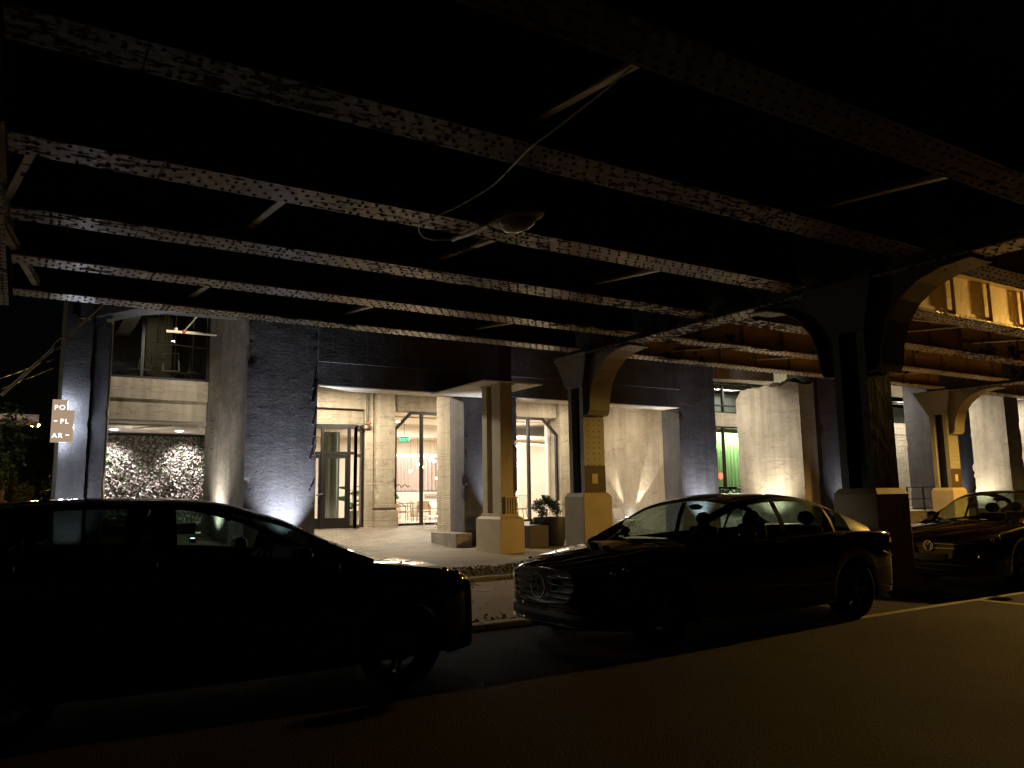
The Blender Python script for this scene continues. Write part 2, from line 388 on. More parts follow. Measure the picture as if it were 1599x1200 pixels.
def put_light(l, parent):
    """hang a lamp on its fitting (given in the fitting's own frame)"""
    l.parent = parent; return l

def rough_block(mb, x0, x1, y0, y1, z0, z1, step=0.16, amp=0.02, edge=0.05, seed=0, top=None):
    """a block of old concrete as a fine grid: worn wandering edges, lumps; top(x,y) lowers a broken upper edge"""
    nx, ny, nz = [max(1, round(abs(b-a)/step)) for a, b in ((x0, x1), (y0, y1), (z0, z1))]
    idx = {}; vs = []
    def V(i, j, k):
        key = (i, j, k)
        if key in idx: return idx[key]
        p = Vector((x0+(x1-x0)*i/nx, y0+(y1-y0)*j/ny, z0+(z1-z0)*k/nz))
        if top and k > 0:
            t = top(p.x, p.y); p.z = z0+(t-z0)*k/nz
        q = p*1.1+Vector((seed, seed*2, 0)); n = noise.noise_vector(q*1.4)*amp*0.35+noise.noise_vector(q*5)*amp*0.3
        ex = (i in (0, nx)); ey = (j in (0, ny))
        if ex and ey:                       # vertical arris: chipped back
            e = max(0, noise.noise(Vector((seed+x0*3+i, y0+j, p.z*2.3)))+0.6*noise.noise(Vector((seed+i, j+9, p.z*7)))-0.22)*edge*2.6
            n.x += e*(1 if i == 0 else -1); n.y += e*(1 if j == 0 else -1)
        if k == 0: n = Vector((n.x, n.y, 0))
        vs.append(p+n); idx[key] = len(vs)-1; return idx[key]
    fs = []
    for i in range(nx):
        for j in range(ny):
            fs.append((V(i, j, 0), V(i, j+1, 0), V(i+1, j+1, 0), V(i+1, j, 0))); fs.append((V(i, j, nz), V(i+1, j, nz), V(i+1, j+1, nz), V(i, j+1, nz)))
    for i in range(nx):
        for k in range(nz):
            fs.append((V(i, 0, k), V(i+1, 0, k), V(i+1, 0, k+1), V(i, 0, k+1))); fs.append((V(i, ny, k), V(i, ny, k+1), V(i+1, ny, k+1), V(i+1, ny, k)))
    for j in range(ny):
        for k in range(nz):
            fs.append((V(0, j, k), V(0, j, k+1), V(0, j+1, k+1), V(0, j+1, k))); fs.append((V(nx, j, k), V(nx, j+1, k), V(nx, j+1, k+1), V(nx, j, k+1)))
    return mb.add(vs, fs)
# ================================================================== THE SETTING
def struct(name, mb, m, **k):
    o = mb.build(name, m, **k); o['kind'] = 'structure'; return o
g = MB(); g.box(-300, 400, -300, 400, -0.4, -0.02); struct('ground', g, varied('distant_ground', (0.03, 0.028, 0.022), (0.05, 0.045, 0.035), 0.3, 0.9))
g = MB(); g.box(-120, 160, -14, 7.82, -0.3, 0.0); struct('road', g, M['asphalt'])
g = MB(); g.box(-120, 160, 8.0, 12.12, -0.3, 0.004); struct('side_lane', g, M['lane'])
g = MB()
for i in range(60):
    x = -30+i*1.5; g.box(x+0.006, x+1.494, 7.82, 8.0, -0.3, 0.055)
struct('near_kerb', g, M['kerb'], bevel=0.015)
g = MB()
for i in range(60):
    x = -30+i*1.5; g.box(x+0.006, x+1.494, 12.12, 12.30, -0.3, 0.07)
struct('far_kerb', g, M['kerb'], bevel=0.015)
g = MB(); g.box(-120, 160, 13.75, 20.3, -0.3, 0.0); struct('sidewalk', g, M['sidewalk'])
# ramp of pavers rising from the sidewalk to the entrance floor
g = MB(); g.prism([(20.3, -0.3), (20.3, 0.0), (22.0, 0.10), (25.3, 0.46), (25.3, -0.3)], 0, 0.6, 30.0)
struct('entrance_pavement', g, M['pavers'])
# strip of leaf litter between kerb and sidewalk: an uneven sheet
g = MB(); nx, ny = 420, 12; vs = []; fs = []
for j in range(ny+1):
    for i in range(nx+1):
        x = -4+i*24/nx; y = 12.30+1.5*j/ny
        z = 0.03+0.05*abs(noise.noise((x*2.5, y*2.5, 0)))+0.05*abs(noise.noise((x*9, y*9, 3)))
        if j in (0, ny): z = 0.0
        vs.append((x, y, z))
for j in range(ny):
    for i in range(nx): a = j*(nx+1)+i; fs.append((a, a+1, a+nx+2, a+nx+1))
g.add(vs, fs); struct('planting_strip', g, M['litter'])
rnd = random.Random(3); g = MB()
def leafquad(g, c, s, rnd, flat=0.5):
    a = rnd.uniform(0, 2*PI); t = Vector((math.cos(a), math.sin(a), rnd.uniform(-flat, flat))).normalized()
    b = t.cross(Vector((rnd.uniform(-flat, flat), rnd.uniform(-flat, flat), 1))).normalized()
    c = Vector(c); g.add([c-t*s, c-b*s*0.45+t*0.1*s, c+t*s, c+b*s*0.45+t*0.1*s], [(0, 1, 2, 3)])
for i in range(13000):
    x = rnd.uniform(1, 18); y = rnd.gauss(13.0, 0.45) if rnd.random() < 0.97 else rnd.uniform(8.1, 12)
    if rnd.random() < 0.08: y = 8.05+abs(rnd.gauss(0, 0.25))
    leafquad(g, (x, y, 0.10 if 12.3 < y < 13.8 else 0.015), rnd.uniform(0.02, 0.055), rnd, 0.8)
tag(g.build('leaf_litter', M['leafdry'], recalc=False), kind='stuff')
# painted parking line with its corner, lane mark
g = MB(); g.box(7.6, 10.97, 5.79, 5.90, -0.01, 0.004); g.box(10.86, 10.97, 1.0, 5.789, -0.01, 0.004)
g.box(17.2, 17.31, 1.0, 5.789, -0.01, 0.004); g.box(10.975, 30, 5.79, 5.90, -0.01, 0.004)
struct('parking_line', g, M['line'])
g = MB(); g.prism([(5.9, 11.35), (5.98, 11.42), (6.32, 10.75), (6.26, 10.70)], 2, 0.0, 0.009); struct('lane_mark', g, M['line'])

# ================================================================== VIADUCT
viaduct = thing('railway_viaduct', 'riveted steel girder viaduct overhead with chipped cream paint', 'viaduct', (5, 6, 4.7))
def child_at_world(o, parent):
    o.parent = parent; o.matrix_parent_inverse = Matrix.Translation(parent.location).inverted(); return o
GZ = 4.70
GY = [14.06, 12.10, 10.10, 8.05, 5.94, 3.96, 1.95, -0.07, -2.1]
def girder(y, xa, xb, splices, m, hw=0.235, seed=0, detail=True, name='girder'):
    g = MB(); rnd = random.Random(seed)
    cuts = [xa]+[s for s in splices if xa < s < xb]+[xb]
    for a, b in zip(cuts[:-1], cuts[1:]):
        g.box(a+0.008, b-0.008, y-hw, y+hw, GZ, GZ+0.022)
    g.box(xa, xb, y-hw+0.02, y+hw-0.02, GZ+0.0225, GZ+0.04)
    g.mi = 1
    g.box(xa, xb, y-0.012, y+0.012, GZ+0.041, 5.62)
    for s in (-1, 1):
        g.box(xa, xb, y+s*0.0125, y+s*0.03, GZ+0.042, GZ+0.19)
        g.box(xa, xb, y+s*0.0125, y+s*0.16, 5.585, 5.6195)
    x = 0.25+1.35*math.ceil((xa-0.25+0.2)/1.35)
    while x < xb-0.1:
        for s in (-1, 1):
            g.box(x-0.012, x+0.012, y+s*0.0305, y+s*0.100, GZ+0.0425, 5.584)
        x += 1.35
    if detail:
        g.mi = 2; r = 0.0205; x = xa+0.07; k = 0
        while x < xb-0.04:
            rows = (-0.175, 0.075) if k % 2 else (-0.075, 0.175)
            if rnd.random() < 0.12: rows = (-0.175, -0.075, 0.075, 0.175)
            for ry in rows:
                if min([abs(x-c) for c in cuts]) > 0.03:
                    g.dome((x+rnd.uniform(-.006, .006), y+ry*hw/0.235, GZ), r*rnd.uniform(0.9, 1.12), (0, 0, -1), 6)
            x += 0.083; k += 1
        x = xa+0.1
        while x < xb-0.05:
            g.dome((x, y-0.03, GZ+0.115), 0.018, (0, -1, 0), 5); x += 0.15
    o = g.build(name, [m, M['web'] if xa > 10.9 else M['steel_dark'], M['rivet']], recalc=True)  # webs beyond the near bay take the lamplit yellow
    return child_at_world(o, viaduct)
spl = {14.06: (1.40, 3.3, 8.9), 12.10: (1.37, 6.6), 10.10: (1.0, 5.6), 8.05: (0.98, 4.4), 5.94: (0.58, 7.1), 3.96: (2.4, 9.0)}
for i, y in enumerate(GY):
    m = M['flange_sound_lit'] if y in (14.06, 12.10) else M['flange_a'] if y == 5.94 else M['flange'] if y > 6 else M['flange_t']
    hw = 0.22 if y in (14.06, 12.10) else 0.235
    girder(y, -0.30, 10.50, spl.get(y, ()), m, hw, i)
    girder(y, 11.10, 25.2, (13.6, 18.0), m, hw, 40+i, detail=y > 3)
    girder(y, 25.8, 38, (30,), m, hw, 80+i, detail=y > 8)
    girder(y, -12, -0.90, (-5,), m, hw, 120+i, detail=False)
def crossbeam(x, ya=-3.4, yb=14.62, seed=0):
    g = MB(); g.box(x-0.25, x+0.25, ya, yb, 4.60, 4.625); g.mi = 1
    g.box(x-0.02, x+0.02, ya, yb, 4.626, 5.60)
    for s in (-1, 1):
        g.box(x+s*0.0205, x+s*0.04, ya, yb, 4.627, 4.80)
    g.box(x-0.2, x+0.2, ya, yb, 5.6005, 5.6195)
    g.mi = 2; rnd = random.Random(seed); y = max(ya, 2)+0.05; k = 0
    while y < yb:
        for rx in ((-0.19, 0.08) if k % 2 else (-0.08, 0.19)):
            g.dome((x+rx, y, 4.60), 0.021*rnd.uniform(.9, 1.1), (0, 0, -1), 6)
        g.dome((x-0.04, y, 4.72), 0.018, (-1, 0, 0), 5)
        y += 0.088; k += 1
    return child_at_world(g.build('cross_beam', [M['flange'], M['steel_dark'], M['rivet']]), viaduct)
for x in (-0.6, 10.8, 25.5): crossbeam(x)
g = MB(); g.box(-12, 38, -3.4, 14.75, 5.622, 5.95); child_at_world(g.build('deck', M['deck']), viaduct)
g = MB(); g.box(-12, 38, 14.5, 14.75, 5.953, 7.0); child_at_world(g.build('parapet', M['steel_dark']), viaduct)
def brace(p, q, wd=0.085):
    p, q = Vector(p), Vector(q); d = (q-p); n = Vector((-d.y, d.x, 0)).normalized()*wd/2; u = Vector((0, 0, 0.012))
    g = MB(); vs = [p-n-u, p+n-u, q+n-u, q-n-u, p-n+u, p+n+u, q+n+u, q-n+u]
    g.add(vs, [(0, 3, 2, 1), (4, 5, 6, 7), (0, 1, 5, 4), (1, 2, 6, 5), (2, 3, 7, 6), (3, 0, 4, 7)])
    k = Vector((0, 0, 0.08)); a = p-n*0.7; b = q-n*0.7
    g.add([a-u, b-u, b+k, a+k, a-u-n*.3, b-u-n*.3, b+k-n*.3, a+k-n*.3], [(0, 1, 2, 3), (7, 6, 5, 4), (0, 4, 5, 1), (1, 5, 6, 2), (2, 6, 7, 3), (3, 7, 4, 0)])
    return child_at_world(g.build('brace', M['flange_sound_lit']), viaduct)
for x in (2.27, 5.0, 7.85, 13.4, 16.2, 19.0, 21.8):
    brace((x, 8.27, 4.74), (x, 9.98, 4.92)); brace((x, 12.31, 4.74), (x, 13.95, 4.92))
for x in (3.82, 8.12, 14.5):
    brace((x, 4.18, 4.74), (x, 5.85, 4.92))
brace((-0.62, 9.3, 4.78), (0.0, 13.75, 4.78), 0.1); brace((-0.1, 8.3, 4.78), (-0.7, 12.6, 4.82), 0.08)
brace((15.1, 8.9, 4.90), (17.6, 8.2, 4.76), 0.07)
# diagonal tie rod with turnbuckle at the bridge edge
g = MB(); A = Vector((1.02, 14.36, 4.78)); B = Vector((-0.35, 14.36, 3.12)); d = (B-A).normalized()
g.tube([A, A+(B-A)*0.40], 0.018); g.tube([A+(B-A)*0.52, B], 0.022)
n = d.cross(Vector((0, 1, 0))).normalized(); c0 = A+(B-A)*0.39; c1 = A+(B-A)*0.53
loop = [c0, c0+d*0.05+n*0.045, c0+d*0.14+n*0.052, c1-d*0.05+n*0.04, c1, c1-d*0.05-n*0.04, c0+d*0.14-n*0.052, c0+d*0.05-n*0.045, c0]
g.tube(loop, 0.014, 6)
child_at_world(g.build('tie_rod', M['flange_sound_lit'], smooth=True), viaduct)

# ------------------------------------------------------------------ steel columns on concrete pedestals
def steel_column(X, Y, label, wy=0.56, sides=(-1,), pedh=1.50, paint='steel_col', patch=True, foot=False, group=None):
    """X, Y: the pedestal's near corner (smallest x, smallest y)"""
    t = thing('steel_column', label, 'column', (X+0.38, Y+0.36, 0), 0, group)
    x0, x1 = 0.10-0.38, 0.68-0.38; y0, y1 = 0.07-0.36, 0.07+wy-0.36
    P = MB(); a, b, c, d = -0.38, 0.42, -0.36, 0.36
    P.box(a, b, c, d, -0.2, pedh-0.09)
    P.add([(a, c, pedh-0.09), (b, c, pedh-0.09), (b, d, pedh-0.09), (a, d, pedh-0.09), (a+.06, c+.06, pedh), (b-.06, c+.06, pedh), (b-.06, d-.06, pedh), (a+.06, d-.06, pedh)],
          [(0, 1, 5, 4), (1, 2, 6, 5), (2, 3, 7, 6), (3, 0, 4, 7), (4, 5, 6, 7)])
    ped = P.build('pedestal', M['ped_paint'], t, bevel=0.012, merge=True)
    if foot:
        F = MB(); rnd = random.Random(4)
        rough_block(F, a-0.18, b+0.25, c-0.34, d+0.1, -0.1, 0.31, 0.05, 0.012, 0.05, 5, top=lambda x, y: 0.31-max(0, (c-y))*0.75-max(0, x-b)*0.95-max(0, a-x)*0.8)
        F.build('footing', M['ped_foot'], ped, smooth=False)
    S = MB()
    S.box(x0, x1, y0, y0+0.13, pedh, 4.58); S.box(x0, x1, y1-0.13, y1, pedh, 4.58)
    S.mi = 1; S.box(x0+0.16, x1-0.16, y0+0.1301, y1-0.1301, pedh, 4.58)
    S.mi = 2
    z = pedh+0.12
    while z < 4.4:
        for u in (0.08, 0.24, 0.4):
            if not (patch and z < pedh+0.62) and paint != 'steel_dark2': S.dome((x0+u+0.04, y0, z), 0.016, (0, -1, 0), 5)
        S.dome((x0, y0+0.065, z), 0.013, (-1, 0, 0), 5); S.dome((x0, y1-0.065, z), 0.013, (-1, 0, 0), 5)
        z += 0.125
    sh = S.build('shaft', [M[paint], M['black'], M['rivet_soft']], t)
    if patch:
        q = MB(); q.box(x0-0.003, x1+0.003, y0-0.006, y0-0.0005, pedh+0.003, pedh+0.60); q.build('unpainted_patch', M['primer'], sh)
        q = MB(); q.box(x0+0.2, x0+0.36, y0-0.010, y0-0.0065, pedh+0.2, pedh+0.42); q.build('access_plate', M['pale_patch'], sh, bevel=0.002)
    C = MB()
    yt0, yt1 = y0-0.18, y1+0.42
    for xx, s in ((x0-0.03, 1), (x1, 1)):
        C.prism([(y0-0.02, 3.86), (y1+0.02, 3.86), (yt1, 4.55), (yt1, 4.66), (yt0, 4.66), (yt0, 4.55)], 0, xx, xx+0.029)
    C.box(x0-0.06, x0-0.0305, yt0-0.02, yt1+0.02, 4.56, 4.64)
    C.mi = 1
    for k in range(6):
        z = 3.93+k*0.12; f = (z-3.86)/0.7
        for (l, r) in ((y0-0.02+(yt0-y0+0.02)*f+0.05, y1+0.02+(yt1-y1-0.02)*f-0.05),):
            n = 5+k//2
            for q in range(n):
                if q in (0, 1, n-2, n-1) or k == 5: C.dome((x0-0.03, l+(r-l)*q/(n-1), z), 0.014, (-1, 0, 0), 5)
    C.build('capital', [M[paint], M['rivet_soft']], t)
    for s in sides:
        ye = y0 if s < 0 else y1
        base = [(0.0, 3.22), (0.16, 3.24), (0.22, 3.34), (0.25, 3.6), (0.36, 3.95), (0.56, 4.22), (0.85, 4.42), (1.2, 4.53), (1.62, 4.57)]
        poly = [(ye+s*p, z) for p, z in base]
        K = MB(); mid = (x0+x1)/2
        K.prism(poly+[(ye+s*1.62, 4.598), (ye, 4.598)], 0, mid-0.12, mid+0.12)
        # curved flange following the arch
        vs = []; fs = []
        for p, z in poly: vs += [(x0+0.01, p, z), (x1-0.01, p, z), (x1-0.01, p+s*0.02, z-0.02), (x0+0.01, p+s*0.02, z-0.02)]
        for i in range(len(poly)-1):
            for k in range(4): fs.append((i*4+k, i*4+(k+1) % 4, i*4+4+(k+1) % 4, i*4+4+k))
        fs += [(0, 3, 2, 1), tuple(len(vs)-4+k for k in range(4))]
        K.add(vs, fs); K.mi = 1
        for i in range(10):
            K.dome((mid-0.12, ye+s*(0.08+0.16*i), 4.50 if i > 3 else 4.45), 0.014, (-1, 0, 0), 5)
        K.build('bracket', [M[paint], M['rivet_soft']], t)
    return t
M['rivet_soft'] = plain('painted_rivet', (0.10, 0.085, 0.055), 0.6)
steel_column(10.5, 13.9, 'steel column with pale green capital on a cream and yellow lit pedestal behind the sedan bonnet')
steel_column(10.5, 6.90, 'large dark steel column in shadow behind the sedan boot', sides=(-1, 1), paint='steel_dark2', patch=False, foot=True) if False else None
M['steel_dark2'] = steel('shaded_column_paint', (0.08, 0.078, 0.062), (0.12, 0.115, 0.09), amount=-0.3, gloss=0.5)  # darker copy of the column paint, with shade put into its colour
M['ped_grey'] = M['ped_paint']
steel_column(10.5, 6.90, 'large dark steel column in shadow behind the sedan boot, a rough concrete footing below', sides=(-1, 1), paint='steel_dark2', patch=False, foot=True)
steel_column(25.2, 13.9, 'steel column with curved bracket and small orange lit pedestal above the hatch of the farthest car')
steel_column(-1.35, 13.9, 'riveted steel column cut by the left edge of the picture')
steel_column(-1.35, 6.9, 'steel column outside the left edge', sides=(-1, 1), patch=False)

# cream built-up column between kerb and building
t = thing('boxed_steel_column', 'cream steel column with a dark red-brown upper part on a tapered cream pedestal', 'column', (10.8, 18.0, 0))
g = MB(); x0, x1, y0, y1 = -0.42, 0.30, -0.75, 0.52
g.box(x0, x1, y0, y1, -0.2, 0.86)
g.add([(x0, y0, .86), (x1, y0, .86), (x1, y1, .86), (x0, y1, .86), (x0+.07, y0+.09, .93), (x1-.07, y0+.09, .93), (x1-.07, y1-.09, .93), (x0+.07, y1-.09, .93)],
      [(0, 1, 5, 4), (1, 2, 6, 5), (2, 3, 7, 6), (3, 0, 4, 7), (4, 5, 6, 7)])
g.box(x0+.09, x1-.09, y0+.12, y1-.12, 0.93, 1.0)
g.build('pedestal', M['cream_paint'], t, bevel=0.01)
g = MB(); g.box(-0.30, 0.07, -0.60, -0.16, 1.0, 4.36); g.box(-0.16, 0.0, -0.1595, 0.10, 1.0, 4.36); g.box(-0.30, 0.07, 0.1005, 0.36, 1.0, 4.36)
sh = g.build('shaft', M['cream_paint'], t, bevel=0.008)
g = MB()
for k in range(5): g.box(-0.20+k*0.075, -0.165+k*0.075, -0.67, -0.605, 1.0, 1.40)
g.box(-0.22, 0.17, -0.68, -0.602, 1.401, 1.43)
g.build('base_grille', M['cream_paint'], sh)
g = MB(); g.box(-0.34, 0.11, -0.64, 0.40, 4.361, 4.40); g.build('collar', M['cream_paint'], t)
g = MB(); g.box(-0.32, 0.07, -0.58, 0.36, 4.44, 6.4); g.build('upper_shaft', M['red_steel'], t)
g = MB(); g.box(9.98, 11.8, 17.3, 20.44, 4.402, 4.438)
tag(g.build('canopy_plate', M['soffit']), 'thin white canopy soffit spanning from the cream column to the building', 'canopy')

# ------------------------------------------------------------------ unlit cobra-head lamp under the girders, with its loose conduit
def sc(x, y, z):
    k = (z-1.48)/3.22; return Vector((x*k, y*k, z))
t = thing('cobra_head_lamp', 'unlit cobra head street lamp hanging under the girders on a short arm', 'street lamp', sc(4.58, 7.85, 4.5))
base = Vector(t.location); hd = (sc(4.84, 7.28, 4.52)-base); L = hd.length*1.12; hd.normalize()
sd = hd.cross(Vector((0, 0, 1))).normalized(); uz = sd.cross(hd)
g = MB(); vs = []; fs = []; n = 14; prof = [(0, .03), (.06, .05), (.14, .085), (.26, .125), (.4, .15), (.52, .145), (.62, .11), (.68, .05), (.70, .005)]
for (s_, r) in prof:
    for k in range(n):
        a = 2*PI*k/n; z = math.sin(a); zz = r*(0.75 if z > 0 else 0.25)*z
        vs.append(hd*s_*L/0.70*1.15+sd*r*1.2*math.cos(a)+uz*zz*1.2)
for i in range(len(prof)-1):
    for k in range(n): fs.append((i*n+k, i*n+(k+1) % n, i*n+n+(k+1) % n, i*n+n+k))
fs += [tuple(range(n)), tuple((len(prof)-1)*n+k for k in range(n))]
g.add(vs, fs); g.build('housing', plain('grey_lamp_housing', (0.32, 0.30, 0.26), 0.45), t, smooth=True)
g = MB(); vs = []; fs = []
for i in range(7):
    ph = PI/2*i/6
    for k in range(n):
        a = 2*PI*k/n; vs.append(hd*(0.40+0.24*math.cos(a)*math.cos(ph))*L/0.7*1.1+sd*0.14*math.sin(a)*math.cos(ph)-uz*(0.03+0.13*math.sin(ph)))
for i in range(6):
    for k in range(n): fs.append((i*n+k, i*n+(k+1) % n, i*n+n+(k+1) % n, i*n+n+k))
g.add(vs, fs); bowl, bnt, bb = mat('prismatic_bowl')
bb.inputs['Base Color'].default_value = (0.62, 0.55, 0.46, 1); bb.inputs['Roughness'].default_value = 0.18; bb.inputs['Coat Weight'].default_value = 1
nn = noise_node(bnt, 9, 4); bump(bnt, bb, [(nn.outputs[0], 0.8, 0.03)]); M['bowl'] = bowl
g.build('glass_bowl', bowl, t, smooth=True)
g = MB(); g.tube([Vector((0, 0, 0))+hd*0.03, sc(4.54, 8.19, 4.56)-base, sc(4.46, 8.5, 4.66)-base, Vector((4.5, 8.3, 4.72))-base], 0.028, 8); g.build('arm', M['flange_sound_lit'], t, smooth=True)
g = MB(); pts = [sc(4.45, 8.5, 4.6), sc(4.22, 8.63, 4.6), sc(4.02, 8.52, 4.6), sc(3.86, 8.2, 4.62), sc(3.90, 7.85, 4.64), sc(3.98, 7.4, 4.66), sc(4.01, 6.74, 4.68), sc(3.93, 6.2, 4.67), sc(3.86, 5.77, 4.665), sc(3.84, 5.3, 4.67), Vector((3.80, 4.6, 4.70)), Vector((3.78, 4.25, 4.715))]
def smooth_path(p, k=6):
    out = []
    for i in range(len(p)-1):
        a, b, c, d = p[max(i-1, 0)], p[i], p[i+1], p[min(i+2, len(p)-1)]
        for j in range(k):
            t_ = j/k; out.append(0.5*((2*b)+(c-a)*t_+(2*a-5*b+4*c-d)*t_*t_+(3*b-a-3*c+d)*t_**3))
    return out+[p[-1]]
g.tube([p-base for p in smooth_path(pts)], 0.010, 6); g.build('conduit', M['flange_sound_lit'], t, smooth=True)
# ================================================================== BUILDING
bld = thing('converted_silo_building', 'dark blue and cream concrete building with glazed lobby behind heavy piers', 'building', (15, 20.5, 0))
BL = Vector(bld.location)
def bpart(o, parent=None):
    if parent is None:
        return child_at_world(o, bld)
    o.parent = parent; o.matrix_parent_inverse = (bld.matrix_basis if False else Matrix.Translation(BL)).inverted() if parent is bld else Matrix.Identity(4)
    return o
def pillar(x0, x1, y0, y1, z0, z1, pick, seed, edge=0.05, amp=0.02, step=0.15, top=None, name='pier'):
    g = MB(); rough_block(g, x0, x1, y0, y1, z0, z1, step, amp, edge, seed, top)
    vs = g.v
    g.m = []
    for f in g.f:
        p = [Vector(vs[i]) for i in f]; c = sum(p, Vector())/len(p); n = (p[1]-p[0]).cross(p[2]-p[0]).normalized()
        g.m.append(pick(c, n))
    o = g.build(name, [M['conc_blue'], M['conc_cream'], M['conc_grey']], smooth=True)
    return child_at_world(o, bld)
# p1: leftmost pier with recessed wing and cream jamb
pillar(0.66, 1.22, 20.5, 23.5, -0.2, 8.5, lambda c, n: 0, 1, edge=0.02, amp=0.012)
pillar(1.17, 1.60, 20.66, 23.3, -0.2, 6.2, lambda c, n: 0, 2, edge=0.01, amp=0.008)
g = MB(); g.box(1.603, 1.66, 20.70, 23.3, -0.2, 5.80); g.box(1.50, 1.66, 20.66, 20.698, 5.72, 5.80); child_at_world(g.build('jamb', M['cream_paint']), bld)
# haunched head over the left bay
g = MB(); g.prism([(1.23, 5.78), (2.3, 6.15), (2.9, 6.25), (4.7, 6.28), (4.7, 8.5), (1.23, 8.5)], 1, 20.6, 21.6); child_at_world(g.build('head_beam', M['conc_blue'], bevel=0.03), bld)
# p2: blue front, pinkish-cream flank
pillar(4.77, 6.62, 20.5, 25.8, -0.2, 8.5, lambda c, n: 2 if n.x < -0.6 else 0, 3, edge=0.07, amp=0.03, step=0.13)
# p3: flank blue then cream
pillar(11.10, 12.95, 20.5, 22.3, -0.2, 6.8, lambda c, n: 1 if (n.x < -0.6 and c.y > 21.4) else 0, 4, edge=0.09, amp=0.025, step=0.13)
# p4: deep fin
pillar(19.85, 21.68, 20.5, 25.6, -0.2, 6.15, lambda c, n: 1 if (n.x < -0.6 and c.y > 21.35) else 0, 5, edge=0.05, amp=0.02)
# p5: broken cream fin
def top5(x, y): return 5.9+0.35*noise.noise((x*1.2, y*1.5, 2))-max(0, y-23.0)**2*0.6+0.12*noise.noise((x*5, y*6, 1))
pillar(26.50, 27.45, 20.5, 23.8, -0.2, 6.2, lambda c, n: 1, 6, edge=0.025, amp=0.02, top=top5)
# p6, blue beside it; further piers to the right
pillar(27.72, 30.6, 20.5, 22.0, -0.2, 6.6, lambda c, n: 0, 7, edge=0.05, amp=0.03)
pillar(33.0, 34.4, 22.0, 24.5, -0.2, 6.8, lambda c, n: 1, 8, edge=0.03)
pillar(36.2, 39.2, 20.5, 22.0, -0.2, 6.6, lambda c, n: 0, 9, edge=0.04)
pillar(42.6, 44.0, 20.5, 23.8, -0.2, 6.6, lambda c, n: 1, 10, edge=0.02, amp=0.02)
pillar(50.0, 53.0, 20.5, 25.0, -0.2, 6.6, lambda c, n: 1, 12, edge=0.02, amp=0.02)
# big blue lintel between p2 and p4, upper part thicker, broken concrete along the ledge
def lintel(xa, xb, seed):
    g = MB(); rough_block(g, xa, xb, 20.46, 21.3, 4.50, 5.12, 0.16, 0.01, 0.03, seed)
    rough_block(g, xa, xb, 20.36, 21.3, 5.125, 6.9, 0.16, 0.03, 0.03, seed+1)
    return child_at_world(g.build('lintel', M['conc_blue'], smooth=True), bld)
lintel(6.60, 11.12, 21); lintel(11.1, 19.87, 23)
rnd = random.Random(11); SPALL = []
for i in range(0):
    g = MB()                                       # spalled crust under the ledge
    x = rnd.uniform(6.7, 21.0)
    if rnd.random() < 0.6: x = rnd.choice([7.2, 10.6, 11.6, 14.5, 16.8, 19.6])+rnd.gauss(0, 0.35)
    h = rnd.uniform(0.02, 0.09); wv = rnd.uniform(0.03, 0.10); y = 20.352
    g.prism([(x-wv, 5.10), (x+wv, 5.10), (x+wv*rnd.uniform(-.5, .6), 5.12+h)], 1, y-rnd.uniform(0.002, 0.012), y+0.05)
    SPALL.append(g)
g = MB(); g.box(6.66, 11.08, 20.47, 21.29, 4.470, 4.497); g.box(12.97, 19.83, 20.47, 21.29, 4.470, 4.497); child_at_world(g.build('lintel_soffit', M['soffit']), bld)
# ANCHORS
# anchor bolts and stubs left in the piers
g = MB(); rnd = random.Random(5)
BP = [(12.88, 20.5, 3.0), (12.9, 20.5, 4.2), (12.9, 20.5, 2.4), (11.2, 20.5, 3.2), (11.2, 20.5, 2.6), (6.5, 20.5, 4.4), (6.55, 20.5, 2.6), (11.18, 20.5, 1.8)]+[(6.5+rnd.uniform(-.05, .05), 20.5, rnd.uniform(.9, 4.3)) for _ in range(10)]+[(4.77, 24.6, rnd.uniform(1, 4.2)) for _ in range(8)]
for (x, y, z) in BP:
    g = MB()
    if x == 4.77: g.tube([(x+.05, y, z), (x-0.06, y, z)], 0.02, 6)
    else: g.tube([(x, y+.05, z), (x, y-0.07, z)], 0.022, 6)
    child_at_world(g.build('anchor_bolt', M['conc_blue']), bld)
# rear walls, floors and ceilings
def bx(name, m, *a, bevel=0, parent=None):
    g = MB(); g.box(*a); o = g.build(name, M[m], bevel=bevel)
    return child_at_world(o, bld)
bx('portico_ceiling', 'wall_white', 6.63, 19.84, 21.31, 25.6, 5.16, 5.30)
bx('portico_ceiling', 'wall_white', 21.7, 60, 22.1, 25.6, 6.60, 6.80)
# spandrel along the glazing line
for xa, xb in ((1.67, 4.75), (6.64, 10.2), (11.0, 17.95)):
    g = MB(); g.box(xa, xb, 25.42, 25.9, 4.47, 5.09); child_at_world(g.build('spandrel', M['conc_cream'], bevel=0.012), bld)
bx('spandrel', 'conc_cream', 1.67, 4.75, 25.55, 26.1, 3.86, 4.468); bx('spandrel', 'conc_cream', 6.64, 9.92, 25.62, 26.1, 3.88, 4.468)
bx('side_wall', 'conc_cream', 9.90, 10.20, 25.40, 25.9, 0.3, 4.468)
# cream columns framing the lobby window, with plinths
def portico_column(xa, xb):
    g = MB(); rough_block(g, xa, xb, 25.25, 25.95, 1.22, 5.15, 0.15, 0.008, 0.02, int(xa)); 
    g.box(xa-0.08, xb+0.08, 25.12, 25.98, 0.35, 1.02); g.box(xa-0.03, xb+0.03, 25.18, 25.97, 1.021, 1.10); g.box(xa-0.08, xb+0.08, 25.12, 25.98, 1.101, 1.22)
    return child_at_world(g.build('portico_column', M['conc_cream'], smooth=False, bevel=0.01), bld)
portico_column(10.26, 10.96); portico_column(18.0, 18.7)
